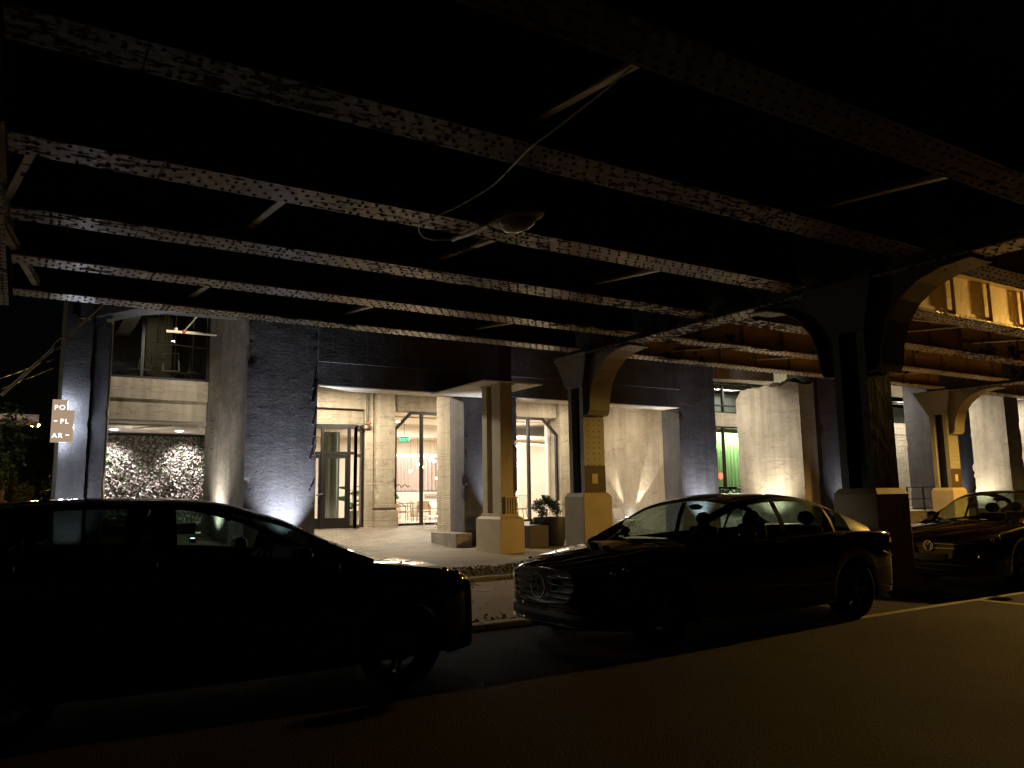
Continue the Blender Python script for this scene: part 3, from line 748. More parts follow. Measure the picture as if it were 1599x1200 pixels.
# lobby shell
g = MB(); g.box(6.0, 40.0, 25.3, 40.0, 0.2, 0.465); child_at_world(g.build('floor', M['wood_floor']), bld)
bx('lobby_ceiling', 'wall_white', 10.0, 26.0, 26.0, 31.5, 4.62, 4.75)
bx('lobby_ceiling', 'wall_warm', 10.0, 26.0, 31.5, 40.0, 4.05, 4.75)
g = MB(); g.box(17.9, 26, 26, 26.2, 0.46, 4.6); child_at_world(g.build('lobby_wall', M['wall_warm']), bld)
# partition facing us with a wide rounded opening showing the curtain
g = MB(); pw = [(11.0, 0.47), (14.15, 0.47), (14.15, 3.2), (14.22, 3.42), (14.42, 3.52), (19.5, 3.52), (19.5, 0.47), (26, 0.47), (26, 4.04), (11.0, 4.04)]
g.box(10.2, 14.15, 33.0, 33.2, 0.466, 3.40); g.box(10.2, 19.5, 33.0, 33.2, 3.401, 4.045); g.box(19.5, 26, 33.0, 33.2, 0.466, 4.045)
child_at_world(g.build('lobby_wall', M['wall_warm']), bld)
g = MB(); g.prism([(15.6, 26.3), (26.0, 33.0), (26.0, 33.2), (15.5, 26.4)], 2, 0.466, 0.467); 
# angled cream wall behind the right window
g = MB(); g.prism([(18.5, 29.2), (26, 31.6), (26, 31.8), (18.5, 29.4)], 2, 0.466, 3.7); child_at_world(g.build('lobby_wall', M['wall_warm']), bld)
bx('lobby_wall', 'wall_warm', 26.0, 26.2, 26.0, 40, 0.46, 4.7); bx('lobby_wall', 'wall_warm', 10.0, 26, 39.0, 39.2, 0.46, 4.7); bx('lobby_wall', 'wall_white', 8.0, 10.2, 38.8, 39.0, 0.46, 4.7)
bx('lobby_wall', 'wall_warm', 6.3, 6.5, 26, 40, 0.46, 4.7); bx('lobby_ceiling', 'wall_white', 6.5, 9.99, 26.1, 40, 3.95, 4.7)
bx('wainscot', 'rust_seat', 10.2, 14.0, 32.96, 32.995, 0.47, 1.2) if False else None
bx('ceiling_beam', 'wall_warm', 10.0, 26, 28.4, 28.5, 4.56, 4.615)
g = MB(); g.box(14.2, 19.4, 33.3, 33.5, 3.30, 3.42); child_at_world(g.build('strip_light', M['em_warm']), bld)
g = MB(); g.prism([(18.5, 29.12), (26, 31.52), (26, 31.58), (18.5, 29.18)], 2, 3.71, 3.75); child_at_world(g.build('cove_light', M['em_warm']), bld)
bx('ceiling_drop', 'wall_warm', 18.4, 26, 28.9, 31.8, 3.9, 4.04)
def curtain(xa, xb, y, za, zb, m, pitch_=0.22, amp=0.06, name='curtain'):
    g = MB(); n = int((xb-xa)/0.03); vs = []; fs = []
    for i in range(n+1):
        x = xa+(xb-xa)*i/n; yy = y+amp*math.sin(2*PI*(x+0.04*math.sin(x*3.1))/pitch_)
        vs += [(x, yy, za), (x, yy, zb)]
    for i in range(n): fs.append((2*i, 2*i+2, 2*i+3, 2*i+1))
    g.add(vs, fs); return child_at_world(g.build(name, M[m], smooth=True, recalc=False), bld)
curtain(14.1, 20, 36.5, 1.75, 3.7, 'curtain_taupe'); bx('shelf_unit', 'wall_warm', 14.0, 20, 36.0, 36.4, 0.47, 1.70)
curtain(9.35, 10.02, 28.2, 0.48, 3.9, 'curtain_grey', 0.30, 0.06); curtain(8.0, 9.0, 28.6, 0.48, 3.9, 'curtain_grey', 0.30, 0.06); 
g = MB()
for i in range(4): g.box(17.2, 19.5, 35.93, 35.99, 0.85+i*0.2, 0.99+i*0.2)
child_at_world(g.build('shelf_front', M['curtain_taupe']), bld)
g = MB()
# window frames with 45-degree haunched corners
def frame_poly(xa, xb, za, zb, cutL, cutR, wd=0.10):
    outer = [(xa, za), (xb, za)]+([(xb, zb-cutR[1]), (xb-cutR[0], zb)] if cutR else [(xb, zb)])+([(xa+cutL[0], zb), (xa, zb-cutL[1])] if cutL else [(xa, zb)])
    return outer
def window(xa, xb, za, zb, y, mulls=(), rails=(), cutL=None, cutR=None, glass='glass', fm='dark_metal', wd=0.09, infill=None):
    outer = frame_poly(xa, xb, za, zb, cutL, cutR); n = len(outer); g = MB()
    cx = (xa+xb)/2; cz = (za+zb)/2
    inner = []
    for i in range(n):
        p0 = Vector(outer[i-1]); p1 = Vector(outer[i]); p2 = Vector(outer[(i+1) % n])
        d1 = (p1-p0).normalized(); d2 = (p2-p1).normalized(); n1 = Vector((-d1.y, d1.x)); n2 = Vector((-d2.y, d2.x))
        bis = (n1+n2); bis = bis/ max(0.3, bis.length_squared/2); q = p1+bis*wd; inner.append((q.x, q.y))
    for i in range(n):
        j = (i+1) % n; g.prism([outer[i], outer[j], inner[j], inner[i]], 1, y-0.05, y+0.07)
    for mx in mulls: g.box(mx-0.045, mx+0.045, y-0.06, y+0.08, za+wd*0.9, zb-wd*0.9)
    for rz in rails: g.box(xa+wd*0.9, xb-wd*0.9, y-0.045, y+0.065, rz-0.04, rz+0.04)
    w_ = child_at_world(g.build('window', M[fm]), bld)
    p = MB(); vs = [(a, y+0.005, b) for a, b in outer]; p.add(vs, [tuple(range(len(vs)))])
    pn = p.build('pane', M[glass]); pn.parent = w_
    return w_
window(10.99, 17.98, 0.46, 4.46, 25.45, mulls=(12.05, 16.62), cutL=(0.62, 0.62), cutR=(0.65, 0.62))
# folded door leaf standing dark inside the left edge of the big window
g = MB(); g.box(11.12, 11.16, 25.6, 26.8, 0.47, 3.75); child_at_world(g.build('folding_door_leaf', plain('grey_door_leaf', (0.10, 0.10, 0.10), 0.25)), bld)
# entrance vestibule: angled front, two leaves, glazed side
ve = thing('entrance_vestibule', None, None); ve.location = (0, 0, 0)
ve.parent = bld; ve.matrix_parent_inverse = Matrix.Translation(BL).inverted()
def obox(g, p, q, z0, z1, th):
    """upright slab along the line p-q (plan points), th thick"""
    p = Vector(p); q = Vector(q); d = (q-p).normalized(); n = Vector((-d.y, d.x))*th/2
    return g.prism([tuple(p-n), tuple(q-n), tuple(q+n), tuple(p+n)], 2, z0, z1)
C0 = Vector((9.42, 25.0)); CL = Vector((7.9, 25.35)); CR = Vector((9.88, 25.5)); FZ = 0.47
g = MB()
def along(a, b, s): return tuple(a+(b-a)*s)
for (a, b, posts, rails) in ((CL, C0, (0.0, 0.30, 0.86, 1.0), (FZ+.05, 2.93, 3.78)), (C0, CR, (0.0, 1.0), (FZ+.05, 2.86, 3.72))):
    for s in posts:
        c = Vector(along(a, b, s)); g.box(c.x-0.045, c.x+0.045, c.y-0.045, c.y+0.045, FZ, 3.82)
    for z in rails: obox(g, tuple(a), tuple(b), z-0.045, z+0.05, 0.07)
g.prism([tuple(CL), tuple(C0), tuple(CR), (9.88, 26.0), (7.9, 26.0)], 2, 3.835, 3.90)
g.build('door_frame', M['dark_metal'], ve)
g = MB(); a_ = along(CL, C0, 0.02); b_ = along(CL, C0, 0.28); 
for (u, v) in ((0.31, 0.85), (0.0, 0.28)):
    a_, b_ = Vector(along(CL, C0, u)), Vector(along(CL, C0, v))
    d = MB()
    for z0, z1 in ((FZ+0.1, FZ+0.34), (2.76, 2.88)): obox(d, tuple(a_), tuple(b_), z0, z1, 0.05)
    for s in (0.06, 0.94):
        c = a_+(b_-a_)*s; e = (b_-a_).normalized()*0.055; obox(d, tuple(c-e), tuple(c+e), FZ+0.341, 2.759, 0.048)
    dl = d.build('door_leaf', M['dark_metal'], ve)
    if u > 0.2:
        h = MB(); c = a_+(b_-a_)*0.02; h.tube([(c.x, c.y-0.03, 1.62), (c.x-0.02, c.y-0.12, 1.60), (c.x-0.25, c.y-0.13, 1.56)], 0.022, 8); h.build('handle', M['chrome'], dl, smooth=True)
pn = MB()
for (a, b) in ((CL, C0), (C0, CR)): pn.quad((a.x, a.y, FZ+.05), (b.x, b.y, FZ+.05), (b.x, b.y, 3.78), (a.x, a.y, 3.78))
pn.build('pane', M['glass'], ve)
# red sprinkler stub by the entrance
g = MB(); g.tube([(9.95, 25.3, 5.1), (9.95, 25.3, 4.02), (9.95, 25.2, 3.98)], 0.045, 8); g.mi = 1; g.ball((9.95, 25.15, 3.98), 0.075, 8); g.mi = 0; g.tube([(9.95, 25.15, 3.96), (9.55, 25.2, 3.86)], 0.04, 8)
child_at_world(g.build('sprinkler_pipe', [M['steel_dark'], M['redvalve']], smooth=True), bld)

# left bay: upper dim room, lower recess with the plant wall
bx('upper_floor', 'conc_grey', 1.67, 26, 25.95, 36, 4.90, 5.08)
window(1.68, 4.76, 5.10, 8.2, 25.6, mulls=(2.86,), glass='glass_upper', wd=0.07)
bx('upper_wall', 'olive_wall', 1.51, 12, 33.0, 33.3, 5.09, 8.3); bx('upper_wall', 'olive_wall', 1.2, 1.5, 25.7, 33, 5.09, 8.3); bx('upper_ceiling', 'olive_wall', 1.2, 12, 25.7, 33.3, 8.3, 8.5)
bx('upper_wall', 'olive_wall', 8.0, 8.3, 25.7, 33, 5.09, 8.3)
g = MB(); g.prism([(4.6, 5.085), (5.3, 5.085), (3.0, 7.0), (2.6, 7.2), (2.6, 6.6)], 1, 29.4, 29.7) if False else g.prism([(1.6, 5.085), (5.2, 5.085), (1.6, 6.5)], 1, 29.0, 29.3); child_at_world(g.build('stair_flank', plain('dark_stair_flank', (0.03, 0.03, 0.024), 0.6)), bld)
g = MB(); g.prism([(2.3, 6.9), (2.75, 6.9), (3.25, 8.0), (2.8, 8.0)], 1, 28.0, 28.4); child_at_world(g.build('haunch', M['conc_grey']), bld)
g = MB(); g.box(3.5, 4.4, 30.5, 31.2, 5.09, 8.28); child_at_world(g.build('inner_column', M['olive_wall'], bevel=0.03), bld)
g = MB(); g.tube([(3.35, 24.6, 6.42), (4.80, 24.6, 6.45)], 0.045, 10); g.ball((3.62, 24.6, 6.5), 0.06, 8)
for (x, z0) in ((4.05, 5.1), (4.6, 5.1), (3.5, 6.6), (3.72, 6.6), (3.82, 6.6)):
    h = MB(); h.tube([(x, 27.5, z0), (x, 27.5, 8.2)], 0.018, 6); child_at_world(h.build('hanger_rod', M['pipe']), bld)
h = MB(); h.tube([(3.4, 27.5, 6.6), (5.2, 27.5, 6.5)], 0.025, 6); child_at_world(h.build('rail_pipe', M['pipe']), bld); g.mi = 1
g.ball((3.84, 24.58, 6.45), 0.07, 8); g.mi = 0; g.tube([(3.84, 24.58, 6.46), (4.15, 23.2, 6.9)], 0.02, 6)
child_at_world(g.build('sprinkler_pipe', [M['pipe'], M['redvalve']], smooth=True), bld)
bx('recess_ceiling', 'wall_white', 1.5, 4.76, 26.11, 31.2, 3.88, 4.0); bx('recess_wall', 'conc_blue', 1.30, 1.5, 25.8, 31.4, 0.3, 4.0)
bx('recess_floor', 'sidewalk', 1.6, 6.0, 20.6, 31.4, 0.01, 0.30); bx('recess_wall', 'conc_blue', 1.5, 7.9, 31.2, 31.4, 0.3, 4.0)
bx('recess_ceiling', 'wall_white', 4.77, 6.3, 26.11, 31.2, 3.88, 4.0)
g = MB(); g.tube([(1.6, 26.6, 3.80), (4.7, 26.6, 3.80)], 0.03, 8); g.tube([(3.0, 28.4, 3.83), (3.9, 26.3, 3.78)], 0.03, 8); child_at_world(g.build('conduit', M['pipe'], smooth=True), bld)
for (x, y) in ((2.55, 29.6), (4.62, 29.6)):
    g = MB(); g.lathe([(0.12, 3.868), (0.12, 3.878)], (x, y, 0), 14); child_at_world(g.build('downlight', M['em_down']), bld)
for (x, y) in ((12.6, 29.5), (13.4, 30.6), (19.6, 28.3), (14.6, 32.2), (16.0, 31.8)):
    g = MB(); g.lathe([(0.07, 4.035 if y > 31.5 else 4.60), (0.07, 4.045 if y > 31.5 else 4.61)], (x, y, 0), 12)
    child_at_world(g.build('downlight', M['em_down']), bld)
for xa, xb in ((13.2, 14.9), (15.3, 16.9), (9.0, 9.6), (17.2, 18.0)):
    g = MB(); g.box(xa, xb, 22.0, 22.09, 5.10, 5.158); child_at_world(g.build('strip_light', M['em_warm']), bld)
# bays to the right of the broad blue pier: upper room, green window
bx('upper_wall', 'conc_cream', 21.7, 60, 26.4, 26.6, 5.09, 7.0) if False else None
bx('spandrel', 'conc_cream', 21.68, 60, 25.42, 25.9, 4.47, 5.09)
window(21.7, 36.0, 5.10, 6.55, 25.6, mulls=(23.5, 25.2, 27.6, 29.3, 31.0, 33.0, 34.8), rails=(5.45,), glass='glass_upper', wd=0.06)
bx('upper_wall', 'curtain_grey', 21.7, 60, 29.0, 29.2, 5.09, 6.6)
bx('upper_wall', 'conc_cream', 26.3, 26.5, 25.95, 29, 5.09, 6.6)
bx('wall', 'conc_cream', 21.7, 26.6, 25.5, 25.9, 0.3, 4.46)
window(26.62, 30.9, 1.2, 4.46, 25.45, mulls=(27.35, 28.9), rails=(), wd=0.08)
curtain(26.9, 31, 26.2, 1.7, 4.25, 'curtain_green', 0.24, 0.06); bx('wall', 'conc_grey', 26.6, 31, 25.3, 25.8, 0.3, 1.19)
bx('wall', 'conc_cream', 30.95, 34.2, 25.45, 25.9, 0.3, 4.46)
window(34.25, 36.9, 0.5, 4.46, 25.45, mulls=(34.9, 35.9), rails=(), wd=0.08); curtain(34.2, 37.0, 26.3, 0.9, 4.3, 'curtain_pink', 0.6, 0.03)
bx('wall', 'conc_cream', 36.95, 44.8, 25.45, 25.9, 0.3, 4.46)
window(44.85, 47, 0.5, 4.46, 25.45, mulls=(), wd=0.1); curtain(44.8, 47, 26.3, 0.9, 4.3, 'curtain_pink', 0.6, 0.03); bx('wall', 'conc_cream', 47.05, 60, 25.45, 25.9, 0.3, 4.46)
bx('inner_ceiling', 'wall_white', 26.6, 60, 26, 29, 4.5, 4.6)
g = MB(); g.tube([(22.0, 23.0, 5.75), (25.6, 22.4, 5.9), (25.7, 22.4, 6.4)], 0.03, 8); g.tube([(28, 24.5, 6.1), (60, 24.5, 6.1)], 0.04, 8); g.tube([(30, 24, 5.9), (60, 24, 5.9)], 0.03, 8)
child_at_world(g.build('conduit', M['steel_dark'], smooth=True), bld)
g = MB(); g.prism([(21.7, 22.5), (26.4, 21.6), (26.4, 22.3), (21.7, 23.2)], 2, 6.0, 6.58); child_at_world(g.build('ceiling_beam', M['conc_cream']), bld)
# raised dock with steps
g = MB(); g.box(31.0, 60, 20.5, 25.4, 0.0, 0.5)
for i in range(3): g.box(30.2+i*0.27, 30.469+i*0.27, 20.8, 24, 0.0, 0.12+i*0.13)
child_at_world(g.build('raised_dock', M['ped_foot']), bld)
# upper mass and back so nothing is open from aside
bx('upper_mass', 'conc_blue', 6.62, 21.68, 21.31, 25.35, 6.2, 8.5)
bx('roof', 'conc_grey', 1.3, 60, 23.3, 40, 8.501, 8.8)
bx('end_wall', 'conc_blue', 1.25, 1.49, 31.45, 40, 0.0, 8.5)

# ------------------------------------------------------------------ lamps of the building
def uplight(x, y, z, aim, power, color, spot, label, size=0.05, blend=1.0):
    t = thing('ground_uplight', label, 'uplight', (x, y, z))
    g = MB(); g.lathe([(0.085, 0.0), (0.085, 0.10), (0.07, 0.115)], (0, 0, 0), 14); g.build('housing', M['black'], t)
    g = MB(); g.lathe([(0.055, 0.117), (0.055, 0.121)], (0, 0, 0), 14); g.build('lens', M['em_up'], t)
    l = lamp('SPOT', (0, 0, 0.14), power, color, Vector(aim)-Vector((x, y, z)), size, spot=spot, blend=blend); put_light(l, t)
    return t
uplight(0.95, 20.0, 0.0, (0.95, 20.7, 2.4), 110, COOL, 85, 'ground uplight at the foot of the leftmost blue pier')
uplight(5.85, 20.0, 0.0, (5.7, 20.62, 2.8), 560, COOL, 76, 'ground uplight washing the blue front of the tall pier beside the entrance')
uplight(4.1, 23.3, 0.3, (5.0, 23.3, 2.5), 230, NEUT, 110, 'ground uplight at the grey flank of the tall pier')
uplight(12.0, 19.9, 0.0, (11.95, 20.35, 2.8), 260, COOL, 52, 'ground uplight at the blue pier behind the cream column')
uplight(20.7, 19.95, 0.0, (20.75, 20.6, 2.8), 330, COOL, 85, 'ground uplight washing the blue pier above the sedan roof')
uplight(19.66, 23.25, 0.45, (19.82, 21.95, 2.6), 260, WARM, 24, 'ground uplight throwing the right beam of the bright V on the cream wall', blend=0.35)
uplight(19.66, 23.45, 0.45, (19.82, 24.4, 2.3), 200, WARM, 20, 'ground uplight throwing the left beam of the bright V on the cream wall', blend=0.35)
uplight(25.5, 22.0, 0.3, (27.0, 22.0, 2.6), 230, WARM, 110, 'ground uplight at the broken cream fin behind the sedan')
uplight(29.1, 19.8, 0.0, (29.1, 21, 2.6), 120, COOL, 90, 'ground uplight at the narrow blue pier left of the dark steel column')
uplight(32.2, 23.0, 0.5, (33.6, 23, 3.0), 200, WARM, 110, 'ground uplight at the pale fin right of the dark steel column')
uplight(37.6, 19.8, 0.0, (37.6, 21, 2.6), 120, COOL, 90, 'ground uplight at the blue pier beside the far steel column')
uplight(41.6, 22.0, 0.5, (43.2, 22, 2.8), 130, WARM, 120, 'ground uplight at the pale fin under the curved bracket')
uplight(48.8, 23.0, 0.5, (51, 22.6, 3), 150, WARM, 110, 'ground uplight at the rightmost pale fin')
for (x, y, p) in ((8.8, 23.4, 165), (14.0, 23.2, 75), (17.2, 23.6, 60)):
    lamp('AREA', (x, y, 5.09), p, (1, 0.86, 0.65), (x, y, 0), 1.4, 0.4)
for x in (23.8, 29.5, 35, 41, 48): lamp('AREA', (x, 24.0, 6.5), 110, NEUT, (x, 23.5, 0), 1.6, 0.6)
for (x, y, z, p) in ((13.5, 29.0, 4.45, 160), (17.5, 28.0, 4.45, 130), (16.5, 35.0, 3.9, 100), (22.0, 28.0, 3.8, 45)):
    lamp('AREA', (x, y, z), p, (1, 0.95, 0.89), (x, y, 0), 3.0, 3.0)
lamp('AREA', (8.6, 30, 3.85), 16, (1, 0.9, 0.72), (8.6, 30, 0), 1.5, 3)
lamp('AREA', (3.4, 28.5, 8.1), 7, (1, 0.92, 0.66), (3.4, 28.5, 0), 2, 2)
for (x, y) in ((2.7, 30.1), (4.9, 30.1)): lamp('SPOT', (x, y, 3.84), 330, (1, 0.90, 0.87), (x+(-.3 if x < 3 else .3), 31.2, 1.0), 0.06, spot=98, blend=0.9)
lamp('POINT', (3.2, 28.6, 3.2), 6, WARM, size=0.03)  # added fill for the recess, no fitting belongs to it
lamp('SPOT', (4.2, 22.2, 6.95), 140, WARM, (3.0, 25.5, 4.8), 0.05, spot=60, blend=0.6)  # unseen spot put in behind the girder to light the spandrel
for x, p in ((28.5, 70), (35.5, 60), (46, 50)): lamp('AREA', (x, 25.9, 4.3), p, (1, 0.95, 0.85), (x, 26.2, 1), 2.4, 0.3)
lamp('AREA', (29, 28, 6.5), 60, NEUT, (29, 28, 0), 6, 1.5)
# ================================================================== CARS
def lerp_table(tab, x):
    if x <= tab[0][0]: return tab[0][1]
    for (a, va), (b, vb) in zip(tab[:-1], tab[1:]):
        if x <= b:
            t = (x-a)/(b-a); return va+(vb-va)*t
    return tab[-1][1]
def smooth_table(tab, x):
    """Catmull-Rom through the table, for soft car lines"""
    n = len(tab)
    if x <= tab[0][0]: return tab[0][1]
    if x >= tab[-1][0]: return tab[-1][1]
    for i in range(n-1):
        if x <= tab[i+1][0]:
            x0, y0 = tab[max(i-1, 0)]; x1, y1 = tab[i]; x2, y2 = tab[i+1]; x3, y3 = tab[min(i+2, n-1)]
            t = (x-x1)/(x2-x1); m1 = (y2-y0)/(x2-x0)*(x2-x1) if x2 != x0 else 0; m2 = (y3-y1)/(x3-x1)*(x2-x1) if x3 != x1 else 0
            return (2*t**3-3*t*t+1)*y1+(t**3-2*t*t+t)*m1+(-2*t**3+3*t*t)*y2+(t**3-t*t)*m2
def make_car(label, cat, loc, rz, p):
    t = thing(p['name'], label, cat, loc, rz)
    L, W = p['L'], p['W']/2
    fx, rx, wr = p['fx'], p['rx'], p['wr']
    top = lambda x: smooth_table(p['top'], x)
    sh = lambda x: smooth_table(p['shoulder'], x)
    wid = lambda x: W*smooth_table(p['plan'], x)
    def arch(x):
        z = smooth_table(p['sill'], x)
        for c in (fx, rx):
            d = abs(x-c); ra = wr+0.055
            if d < ra: z = max(z, math.sqrt(ra*ra-d*d)*0.98+wr-0.015)
        return z
    xs = [0, 0.012, 0.035, 0.07, 0.12]; x = 0.17
    while x < L-0.17: xs.append(x); x += 0.045
    xs += [L-0.12, L-0.07, L-0.035, L-0.012, L]
    def sec(x):
        w = wid(x); za = arch(x); zs = sh(x); zt = top(x); fl = 0.18; wi = max(w-0.26, 0.1)
        hgt = zs-za
        nose = min(1, x/0.12, (L-x)/0.12)
        return [(0, fl), (wi*0.5, fl), (wi, fl), (wi, max(za, fl+0.001)), (w*0.985, za), (w*0.997, za+hgt*0.12), (w, za+hgt*0.32), (w*0.995, za+hgt*0.55), (w*0.985, za+hgt*0.76),
                (w*0.972, zs-0.045), (w*0.955, zs-0.012), (w*0.925, zs+0.006), (w*0.86, zs+(zt-zs)*0.28), (w*0.72, zs+(zt-zs)*0.55), (w*0.5, zs+(zt-zs)*0.82), (w*0.25, zs+(zt-zs)*0.96), (0, zt)]
    g = MB(); rows = []
    for x in xs:
        s = sec(x); full = [(-y, z) for y, z in s[::-1]][:-1]+s
        # full runs from top centre (-side) down to the floor and up to top centre (+side)
        rows.append([(x, y, z) for y, z in full])
    n = len(rows[0]); g.v = [v for r in rows for v in r]; S = len(sec(1))
    cab0, cab1 = p['cab']
    for i in range(len(xs)-1):
        xm = (xs[i]+xs[i+1])/2
        for k in range(n-1):
            isTop = k < 5 or k >= n-1-5
            if isTop and cab0 < xm < cab1: continue
            g.f.append((i*n+k, i*n+k+1, (i+1)*n+k+1, (i+1)*n+k)); g.m.append(0)
    g.f.append(tuple(range(n-1))); g.m.append(0)
    o = (len(xs)-1)*n; g.f.append(tuple(o+k for k in range(n-1))[::-1]); g.m.append(0)
    body = g.build('body', M[p['paint']], t, smooth=True, merge=True)
    md = body.modifiers.new('es', 'EDGE_SPLIT'); md.split_angle = R(38)
    # ---- surface patch, for lamps, door lines and trim that follow the body side
    def side_pt(x, f, s=1, off=0.0):
        """f from 0 (sill) to 1 (shoulder)"""
        q = sec(x)[4:12]; u = f*(len(q)-1); i = min(int(u), len(q)-2); r = u-i
        y = q[i][0]+(q[i+1][0]-q[i][0])*r; z = q[i][1]+(q[i+1][1]-q[i][1])*r
        return Vector((x, s*(y+off), z+off*0.3*(f > 0.85)))
    def patch(x0, x1, f0, f1, s, off, nx=10, nf=6, shape=None):
        g = MB(); vs = []; fs = []
        for i in range(nx+1):
            for j in range(nf+1):
                a, b = i/nx, j/nf
                if shape: lo, hi = shape(a); b = lo+(hi-lo)*b
                x = x0+(x1-x0)*a
                v = side_pt(x, f0+(f1-f0)*b, s, off)
                if x < 0.25: v.x -= off*1.2*(1-x/0.25)
                if x > L-0.25: v.x += off*1.2*(1-(L-x)/0.25)
                vs.append(v)
        for i in range(nx):
            for j in range(nf): k = i*(nf+1)+j; fs.append((k, k+nf+1, k+nf+2, k+1))
        return g.add(vs, fs)
    # ---- greenhouse
    gx0, gx1 = p['gx']
    roof = lambda x: smooth_table(p['roof'], x)
    def gsec(x):
        wb = wid(x)*0.925; zb = sh(x)+0.006; zc = roof(x); h = max(zc-max(zb, 0), 0.0)
        rise = min(1, max(h, 0)/0.30)
        ra = wb-0.02-(p['tumble'])*rise; zr = zb+(zc-zb)*(0.93 if True else 1)-0.02*rise
        zr = max(zr, zb+0.002)
        L_ = lambda f: (wb+(ra-wb)*f+0.028*rise*math.sin(PI*min(f, 1)), zb+(zr-zb)*f)
        return [L_(0), L_(0.07), L_(0.5), L_(0.90), L_(1.0), (ra*0.93, zr+(zc-zr)*0.35), (ra*0.7, zr+(zc-zr)*0.75), (ra*0.35, zr+(zc-zr)*0.96), (0, zc)]
    ws0, ws1, rw0, rw1 = p['ws'][0], p['ws'][1], p['rw'][0], p['rw'][1]
    bow0 = p.get('bow', 0.16)
    def shift(x, y, wb):
        if x < ws1: k = 1-(x-ws0)/(ws1-ws0); k = max(0, min(1, k)); return -bow0*(1-(y/wb)**2)*(0.35+0.65*k)*min(1, (ws1-x)/0.3)
        if x > rw0: return 0.10*(1-(y/wb)**2)*min(1, (x-rw0)/0.3)
        return 0
    gxs = []; x = gx0
    while x < gx1-0.02: gxs.append(x); x += 0.04
    gxs.append(gx1)
    rows = []
    for x in gxs:
        s = gsec(x); full = [(-y, z) for y, z in s[::-1]][:-1]; full = [(y, z) for y, z in full[::1]]+[]
        half = s
        row = [(x+shift(x, y, s[0][0]), -y, z) for y, z in half]+[(x+shift(x, y, s[0][0]), y, z) for y, z in half[::-1][1:]]
        rows.append(row)
    n = len(rows[0])      # 17: side- 0..4, top 4..12, side+ 12..16
    allv = [v for r in rows for v in r]
    groups = {}
    for i in range(len(gxs)-1):
        xm = (gxs[i]+gxs[i+1])/2
        for k in range(n-1):
            f = (i*n+k, i*n+k+1, (i+1)*n+k+1, (i+1)*n+k)
            sidek = k if k < 4 else (n-2-k if k >= n-1-4 else None)
            if sidek is not None:
                s_ = -1 if k < 4 else 1
                win = None
                for wi, (a, b) in enumerate(p['windows']):
                    if a < xm < b and sidek in (1, 2): win = ('side_window', s_, wi)
                key = win or ('pillar' if sidek in (1, 2, 3) else 'pillar',)
            else:
                tk = k-4; edge = tk in (0, n-1-8-1)
                if xm < ws1 and not edge: key = ('windscreen',)
                elif xm > rw0 and not edge: key = ('rear_window',)
                else: key = ('roof',)
            groups.setdefault(key, []).append(f)
    def sub(fs):
        g = MB(); mp = {}
        for f in fs:
            q = []
            for i in f:
                if i not in mp: mp[i] = len(g.v); g.v.append(allv[i])
                q.append(mp[i])
            g.f.append(tuple(q)); g.m.append(0)
        return g
    for key, fs in groups.items():
        nm = key[0]
        mt = {'roof': p['paint'], 'pillar': 'trim' if not p.get('painted_pillars') else p['paint'], 'windscreen': p.get('screen', 'screen_glass'), 'rear_window': 'car_glass', 'side_window': 'car_glass'}[nm]
        if nm == 'side_window' and key[2] in p.get('dark_windows', ()): mt = 'car_glass_dark'
        sub(fs).build(nm, M[mt], t, smooth=True, merge=True)
    # chrome line along the belt and over the side windows
    a, b = p['windows'][0][0], p['windows'][-1][1]
    for s in (-1, 1):
        g = MB(); path = []
        k = 30
        for i in range(k+1):
            x = a+0.02+(b-a-0.04)*i/k; y, z = gsec(x)[0]; path.append((x, s*(y+0.010), z+0.012))
        g.tube(path, 0.008, 6)
        if p.get('chrome_top'):
            path = []
            for i in range(k+1):
                x = a+0.02+(b-a-0.04)*i/k; y, z = gsec(x)[3]; path.append((x, s*(y+0.012), z+0.01))
            g.tube(path, 0.006, 6)
        g.build('window_trim', M['chrome'], t, smooth=True)
